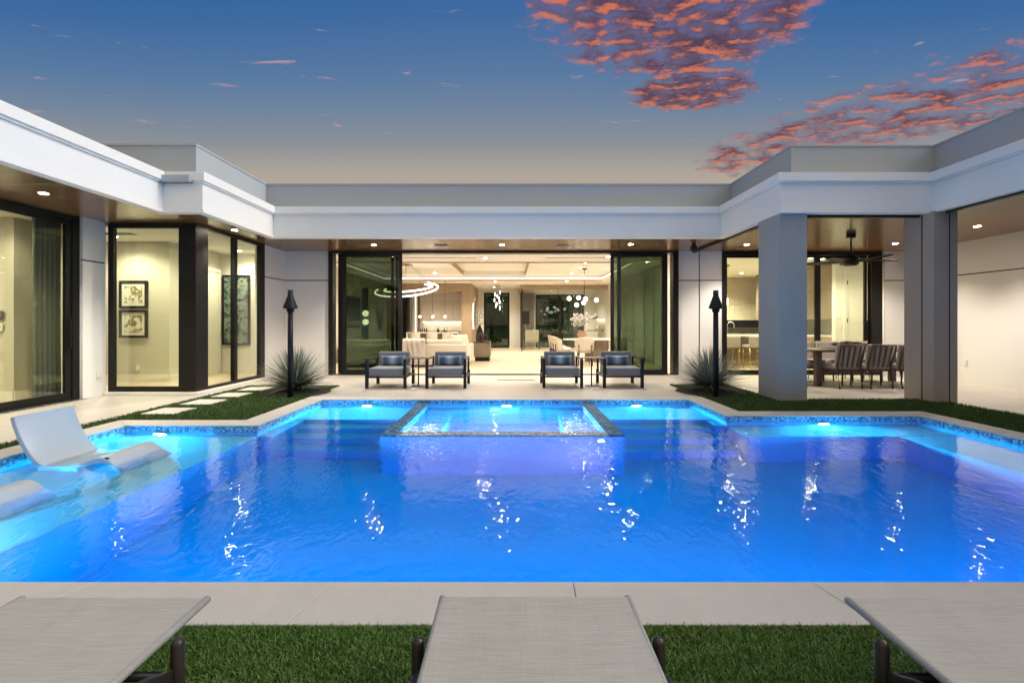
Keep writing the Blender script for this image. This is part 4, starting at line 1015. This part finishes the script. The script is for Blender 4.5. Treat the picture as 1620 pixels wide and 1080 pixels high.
fc = thing('kitchen_faucet', 'curved steel faucet on the kitchen island', 'faucet', (6.62,14.7,.931)); MB().tube(catmull([(-.1,0,0),(-.1,0,.25),(-.06,0,.36),(.03,0,.38),(.10,0,.33),(.11,0,.22)],5), .014, 8).build('spout', CHROME, fc); MB().cyl(-.1,0,0,.03,.03).build('base', CHROME, fc)
def counter_stool(loc, label):
    r = thing('counter_stool', label, 'bar stool', loc, 0, 'stools at the kitchen island')
    MB().box(-.23,-.2,.58,.23,.22,.66).build('seat', TAUPEF, r, bevel=.02); MB().box(-.23,-.24,.60,.23,-.18,.90).build('backrest', TAUPEF, r, bevel=.02)
    for s in (-.2,.2):
        for y in (-.2,.2): MB().tube([(s,y,.58),(s,y,0)], .016, 8).build('leg', BRASS, r)
    MB().tube([(-.2,-.2,.2),(.2,-.2,.2)], .012, 8).build('footrest', BRASS, r)
    return r
cs = counter_stool((6.15,13.75,0), 'taupe counter stool at the kitchen island beside the spiky plant')
dup(cs, (6.85,13.75,0), 0, 'taupe counter stool at the kitchen island beside the square column'); dup(cs, (7.9,13.75,0), 0, 'taupe counter stool at the kitchen island behind the patio table')
kp = thing('kitchen_pendant', 'brass rod pendant with glowing tube over the kitchen island', 'pendant lamp', (6.43,14.5,3.02)); MB().cyl(0,0,-.05,0,.07).build('canopy', BRASS, kp); MB().tube([(0,0,-.05),(0,0,-1.0)], .008, 8).build('rod', BRASS, kp); MB().tube([(0,0,-1.0),(0,0,-1.2)], .03, 12).build('glow_tube', EM_RING, kp)

# ------------------------------------------------------------------ left rooms
def art_mat(name, base, cols, sc, seed, thr=.5):
    t = NT(name); v = t.coords(loc=(seed,seed*.7,seed*.3)); a = t.noise(v, sc, 5, .6, 1.2); b_ = t.noise(v, sc*1.7, 4, .65, 2.)
    c = t.ramp(b_, [(.30+.4*i/len(cols), q) for i, q in enumerate(cols)]); f = t.maprange(a, thr, thr+.03)
    return t.out(t.bsdf(t.mix(f, base, c), .6))
def framed(name, loc, w, h, label, art, border=.05, mat=.06, th=.045):
    r = thing(name, label, 'picture', loc); m = MB()
    m.box(-w/2,-th,-h/2,-w/2+border,0,h/2).box(w/2-border,-th,-h/2,w/2,0,h/2).box(-w/2+border,-th,-h/2,w/2-border,0,-h/2+border).box(-w/2+border,-th,h/2-border,w/2-border,0,h/2)
    m.build('frame', FRAME, r, bevel=.004); MB().box(-w/2+border,-th*.5,-h/2+border,w/2-border,-.002,h/2-border).build('mount', TRIMW, r) if mat else None
    MB().box(-w/2+border+mat,-th*.6,-h/2+border+mat,w/2-border-mat,-th*.5-.001,h/2-border-mat).build('artwork', art, r)
    return r
framed('framed_picture', (-7.98,10.199,1.875), .59, .58, 'square framed abstract print, the upper of two behind the bay glass', art_mat('print_a',(.62,.60,.52),[(.05,.04,.03),(.20,.13,.07),(.10,.14,.08),(.35,.25,.12)],6,3,.52))
framed('framed_picture', (-7.98,10.199,1.255), .59, .58, 'square framed abstract print, the lower of two behind the bay glass', art_mat('print_b',(.62,.60,.52),[(.06,.05,.03),(.22,.12,.08),(.14,.15,.09),(.40,.30,.14)],5,8,.50))
framed('large_painting', (-6.83,11.999,1.60), .66, 1.72, 'tall dark blossom painting in a black frame inside the bay room', art_mat('painting',(.22,.24,.23),[(.01,.015,.015),(.015,.04,.04),(.05,.12,.11),(.25,.27,.25)],3,5,.44), .03, 0, .09)
cu = thing('curtain', 'grey green curtain hanging at the end of the left sliding door', 'curtain', (-7.52,7.83,.02)); m = MB()
m.grid(70, 10, lambda u, v: (-.02+.045*math.sin(u*34+.6*math.sin(v*3)), -.25+u*.46, v*2.95)); o = m.build('cloth', M_noise('curtain_cloth',(.13,.13,.115),.9,.1,3,.2,300), cu)
pn = thing('wall_control', 'small black control panel on the bedroom wall', 'control panel', (-8.35,7.878,1.42)); MB().box(-.06,-.02,-.09,.06,0,.05).build('body', BLACK, pn, bevel=.004); MB().box(-.05,-.024,-.06,.05,-.0201,.03).build('screen', M_noise('grey_screen',(.08,.09,.1),.2), pn)
pn2 = thing('wall_thermostat', 'small white thermostat below the black control panel', 'thermostat', (-8.35,7.878,1.20)); MB().box(-.05,-.02,-.06,.05,0,.06).build('body', TRIMW, pn2, bevel=.006); MB().box(-.03,-.023,.0,.03,-.0201,.035).build('screen', M_noise('pale_screen',(.4,.45,.45),.2), pn2)

# ------------------------------------------------------------------ dark garden behind the far windows
def hedge(loc, w, h, label, seed):
    r = thing('garden_hedge', label, 'hedge', loc); rnd = random.Random(seed); m = MB()
    for i in range(2600):
        c = Vector((rnd.uniform(-w/2,w/2), rnd.uniform(-.5,.5), h*rnd.random()**.8)); u = Vector((rnd.gauss(0,1),rnd.gauss(0,1),rnd.gauss(0,1))).normalized()*.16; q_ = Vector((rnd.gauss(0,1),rnd.gauss(0,1),rnd.gauss(0,1))).normalized()*.09; m.quad(c-u,c-q_,c+u,c+q_)
    m.build('foliage', HEDGE, r); MB().box(-w/2,-.2,0,w/2,.2,h*.93).build('branches', HEDGE, r)
hedge((-.9,29.2,0), 4.5, 4.2, 'tall dark hedge outside the narrow far garden door', 1)
hedge((3.4,29.0,0), 5.0, 4.2, 'tall dark hedge outside the wide far garden window', 2)
# ================================================================== lamps in the ceilings
def downlight(x, y, z, power, label, group, spot=120, lens=True, col=(1,.89,.76), r=.05):
    o = thing('recessed_light', label, 'ceiling light', (x,y,z), 0, group)
    MB().lathe([(r+.014,-.004),(r+.014,0),(r,.0)], seg=20, cap=False).build('trim', TRIMW, o) if False else MB().lathe([(r,-.006),(r+.014,-.006),(r+.014,-.0005)], seg=20, cap=False).build('trim', TRIMW, o)
    MB().lathe([(.001,-.0035),(r,-.0030)], seg=20, cap=False).build('lens', EM_DOWN, o)
    if power:
        power = power*(6.8 if spot == 120 else 6.5)
        L = bpy.data.lights.new('downlight', 'SPOT'); L.energy = power; L.color = col; L.spot_size = R(spot); L.spot_blend = .7; L.shadow_soft_size = .05
        l = bpy.data.objects.new('bulb', L); COL.objects.link(l); l.parent = o; l.location = (0,0,-.03)
    return o
ZS = 3.0495
GX = 'recessed lights in the outdoor wood ceilings'
for x, y, p, lab in ((-6.45,6.65,40,'recessed soffit light over the left wing sliding doors'),(-5.32,9.25,42,'recessed soffit light over the bay windows'),(-3.16,11.0,56,'recessed soffit light over the dark left door panels'),(-.24,10.95,50,'recessed soffit light over the middle of the wide opening'),(2.66,10.9,45,'recessed soffit light over the dark right door panels'),(5.30,10.95,45,'recessed patio light left of the square column'),(8.55,10.8,36,'recessed patio light at the back near the white panel wall'),(8.55,8.9,42,'recessed patio light nearest the right picture edge')):
    downlight(x, y, ZS, p, lab, GX)
GL = 'recessed lights in the living room ceiling'
for i, (x, y, lab) in enumerate(((-.75,13.2,'recessed living room light near the middle of the front ceiling strip'),(2.55,12.9,'recessed living room light in the front strip near the right panels'),(-4.6,13.2,'recessed living room light in the front strip behind the left panels'))): downlight(x, y, ZS, 60, lab, GL, 140, col=(1,.90,.74))
for i, (x, y, lab) in enumerate(((2.35,15.6,'recessed tray ceiling light over the near end of the indoor table'),(2.38,17.0,'recessed tray ceiling light over the middle of the indoor table'),(2.3,18.8,'recessed tray ceiling light over the far end of the indoor table'),(-3.6,15.4,'recessed tray ceiling light over the near side of the sofa'),(-3.0,18.6,'recessed tray ceiling light between sofa and bar'))): downlight(x, y, 3.2195, 60, lab, GL, 140, col=(1,.90,.74))
for i, (x, y, lab) in enumerate(((2.3,20.5,'recessed light in the strip before the glass room'),(-.75,20.6,'recessed light in the strip before the far garden door'),(-3.6,20.7,'recessed light over the living room bar'),(-.9,23.6,'recessed light in the passage to the far garden door'),(2.6,24.0,'recessed light inside the far glass room'))): downlight(x, y, ZS, 55, lab, GL, 140, col=(1,.90,.74))
downlight(3.9,14.0,ZS,10,'recessed light near the door in the dim right corner',GL,140,col=(1,.90,.74))
GK = 'recessed lights in the kitchen ceiling'
for x, y, lab in ((5.75,12.9,'recessed kitchen light nearest the glazing on the left'),(7.2,16.8,'recessed kitchen light behind the island pendant'),(8.0,16.9,'recessed kitchen light near the brown cupboard'),(7.0,17.8,'recessed kitchen light nearest the pale wall cabinets'),(8.0,12.95,'recessed kitchen light right of the square column'),(9.2,12.3,'recessed kitchen light before the white door'),(6.4,14.6,'recessed kitchen light over the island')): downlight(x, y, 3.0195, 22 if x > 9 else 60, lab, GK, 140, col=(1,.88,.64))
GB = 'recessed lights in the left rooms'
for x, y, z, p, lab in ((-8.7,6.2,2.9995,36,'recessed bedroom light left of the curtain'),(-7.9,7.3,2.9995,12,'recessed bedroom light beside the curtain'),(-7.9,9.6,2.9895,25,'recessed bay room light before the two prints'),(-6.5,9.7,2.9895,25,'recessed bay room light behind the corner post'),(-6.5,11.5,2.9895,22,'recessed bay room light before the dark painting'),(-9.8,5.0,2.9995,36,'recessed bedroom light far from the pool')): downlight(x, y, z, p, lab, GB, 150, col=(1,.88,.66))

# ================================================================== sky, sun, camera
W = bpy.data.worlds.new('World'); SC.world = W; W.use_nodes = True
t = NT('', W)
tc = t.n('ShaderNodeTexCoord'); nv = t.n('ShaderNodeVectorMath', operation='NORMALIZE'); t.l(tc.outputs['Generated'], nv.inputs[0])
sp = t.n('ShaderNodeSeparateXYZ'); t.l(nv.outputs[0], sp.inputs[0]); X, Y, Z = sp.outputs
# dusk gradient by height
hyp = t.math('SQRT', t.math('ADD', t.math('MULTIPLY', X, X), t.math('ADD', t.math('MULTIPLY', Y, Y), 1e-4)))
yh = t.math('MAXIMUM', t.math('DIVIDE', Y, hyp), 0)
zz = t.math('MULTIPLY', t.math('MAXIMUM', Z, 0), t.math('MULTIPLY_ADD', yh, -.98, 1.91))
base = t.ramp(zz, [(0,(.60,.37,.22)),(.20,(.55,.42,.30)),(.279,(.42,.375,.325)),(.324,(.262,.283,.31)),(.378,(.165,.235,.34)),(.428,(.10,.195,.36)),(.508,(.048,.145,.355)),(.57,(.026,.12,.345)),(.75,(.03,.11,.31)),(1,(.06,.13,.32))])
# clouds on a flat layer overhead
inv = t.math('DIVIDE', 1, t.math('MAXIMUM', Z, .06))
px = t.math('MULTIPLY', X, inv); py = t.math('MULTIPLY', Y, inv)
cv = t.n('ShaderNodeCombineXYZ'); t.l(px, cv.inputs[0]); t.l(py, cv.inputs[1]); P = cv.outputs[0]
def shifted(dx, dy, sc=(1,1,1)):
    m = t.n('ShaderNodeMapping'); m.inputs['Location'].default_value = (dx, dy, 0); m.inputs['Scale'].default_value = sc; t.l(P, m.inputs[0]); return m.outputs[0]
def ell(cx, cy, ax, ay, rot, soft0, soft1):
    ca, sa = math.cos(rot), math.sin(rot)
    dx = t.math('SUBTRACT', px, cx); dy = t.math('SUBTRACT', py, cy)
    u = t.math('ADD', t.math('MULTIPLY', dx, ca/ax), t.math('MULTIPLY', dy, sa/ax)); v = t.math('ADD', t.math('MULTIPLY', dx, -sa/ay), t.math('MULTIPLY', dy, ca/ay))
    return t.maprange(t.math('SQRT', t.math('ADD', t.math('MULTIPLY', u, u), t.math('MULTIPLY', v, v))), soft0, soft1, 1, 0)
mA = ell(.52,1.60,.70,.48,R(20),.45,1.15)
mA2 = ell(.78,2.08,.40,.34,R(10),.4,1.1)
mB = ell(2.02,2.18,1.35,.74,R(-38),.4,1.15)
mB2 = ell(1.42,2.85,.55,.75,0,.3,1.1)
mask = t.math('MAXIMUM', t.math('MAXIMUM', mA, mA2), t.math('MULTIPLY', t.math('MAXIMUM', mB, mB2), .87))
def density(dx, dy):
    a = t.noise(shifted(dx, dy, (1,1.3,1)), 8.2, 9, .62, .25); b_ = t.noise(shifted(dx*.9+3, dy+5, (.9,1.2,1)), 3.2, 3, .5)
    return t.math('ADD', t.math('MULTIPLY', a, .72), t.math('MULTIPLY', b_, .28))
d0 = density(0,0); d1 = density(.020,.042)
thr = t.maprange(mask, 0, 1, .76, .275, False)
alpha = t.maprange(t.math('SUBTRACT', d0, thr), .0, .27)
brk = t.noise(shifted(7.1, 3.3, (1,1.5,1)), 19, 5, .6, .3); alpha = t.math('MULTIPLY', alpha, t.maprange(t.math('ADD', brk, t.math('MULTIPLY', t.math('SUBTRACT', d0, thr), 1.2)), .38, .62))
# wisps elsewhere
wz = t.noise(shifted(1.3, 2.2, (.8,2.2,1)), 4.2, 6, .62, .5); wis = t.math('MULTIPLY', t.maprange(wz, .635, .75), t.maprange(Z, .25, .35))
wis = t.math('MULTIPLY', wis, .75)
lit = t.maprange(t.math('SUBTRACT', d0, d1), -.01, .115)
glow = t.math('ADD', t.math('MULTIPLY', t.math('SUBTRACT', .56, Z), 1.3), .30)
lit = t.math('MULTIPLY', lit, t.math('MINIMUM', t.math('MAXIMUM', glow, .6), 1))
thick = t.maprange(t.math('SUBTRACT', d0, thr), .05, .3)
shade = t.mix(thick, (.22,.13,.20), (.095,.05,.085))
cc_ = t.mix(lit, shade, (1.0,.26,.08)); cc_ = t.mix(t.maprange(lit, .62, .95), cc_, (1.0,.62,.30))
sky = t.mix(t.math('MULTIPLY', alpha, .93), base, cc_); sky = t.mix(wis, sky, (.75,.40,.32))
# bright afterglow out to the right, where the sun went down
def dotp(v):
    x = t.n('ShaderNodeVectorMath', operation='DOT_PRODUCT'); x.inputs[1].default_value = Vector(v).normalized(); t.l(nv.outputs[0], x.inputs[0]); return x.outputs['Value']
g1 = t.maprange(dotp((.94,-.14,.40)), .77, .985); g2 = t.maprange(Z, .74, .98)
AG, ZG = 3.2, 1.5  # right afterglow, then fill light added to the unseen sky overhead
sky = t.mix(g1, sky, (AG*1.0,AG*.98,AG*.93)); sky = t.mix(t.math('MULTIPLY', g2, .8), sky, (ZG*1.0,ZG*.98,ZG*.94))
g3 = t.math('MULTIPLY', t.maprange(Y, .05, -.7), t.maprange(Z, -.05, .15))  # neutral fill light added to the unseen sky behind the camera
sky = t.mix(t.math('MULTIPLY', g3, .85), sky, (.74,.68,.58))
bg = t.n('ShaderNodeBackground', Strength=1.0); t.l(sky, bg.inputs[0]); ow = t.n('ShaderNodeOutputWorld'); t.l(bg.outputs[0], ow.inputs[0])

S = bpy.data.lights.new('sun', 'SUN'); S.energy = 1.55; S.angle = R(25); S.color = (1,.98,.93)
so2 = bpy.data.objects.new('sun', S); COL.objects.link(so2)
so2.rotation_euler = Vector((.86,-.06,.72)).to_track_quat('Z','Y').to_euler(); so2.location = (30,-5,15)

cam = bpy.data.cameras.new('camera'); cam.lens = 17.0; cam.sensor_width = 36; cam.clip_end = 2000; cam.clip_start = .02
cam.shift_x = -1/1620; cam.shift_y = -28/1620
co_ = bpy.data.objects.new('camera', cam); COL.objects.link(co_); co_.location = (0,0,1.26); co_.rotation_euler = (PI/2,0,0); SC.camera = co_

SC.view_settings.view_transform = 'Standard'; SC.view_settings.look = 'None'; SC.view_settings.exposure = 0; SC.view_settings.gamma = 1
C_ = SC.cycles
C_.use_denoising = True; C_.max_bounces = 10; C_.diffuse_bounces = 4; C_.glossy_bounces = 4; C_.transmission_bounces = 8; C_.transparent_max_bounces = 24; C_.volume_bounces = 0
C_.sample_clamp_indirect = 10; C_.caustics_refractive = True; C_.caustics_reflective = False; C_.blur_glossy = .5
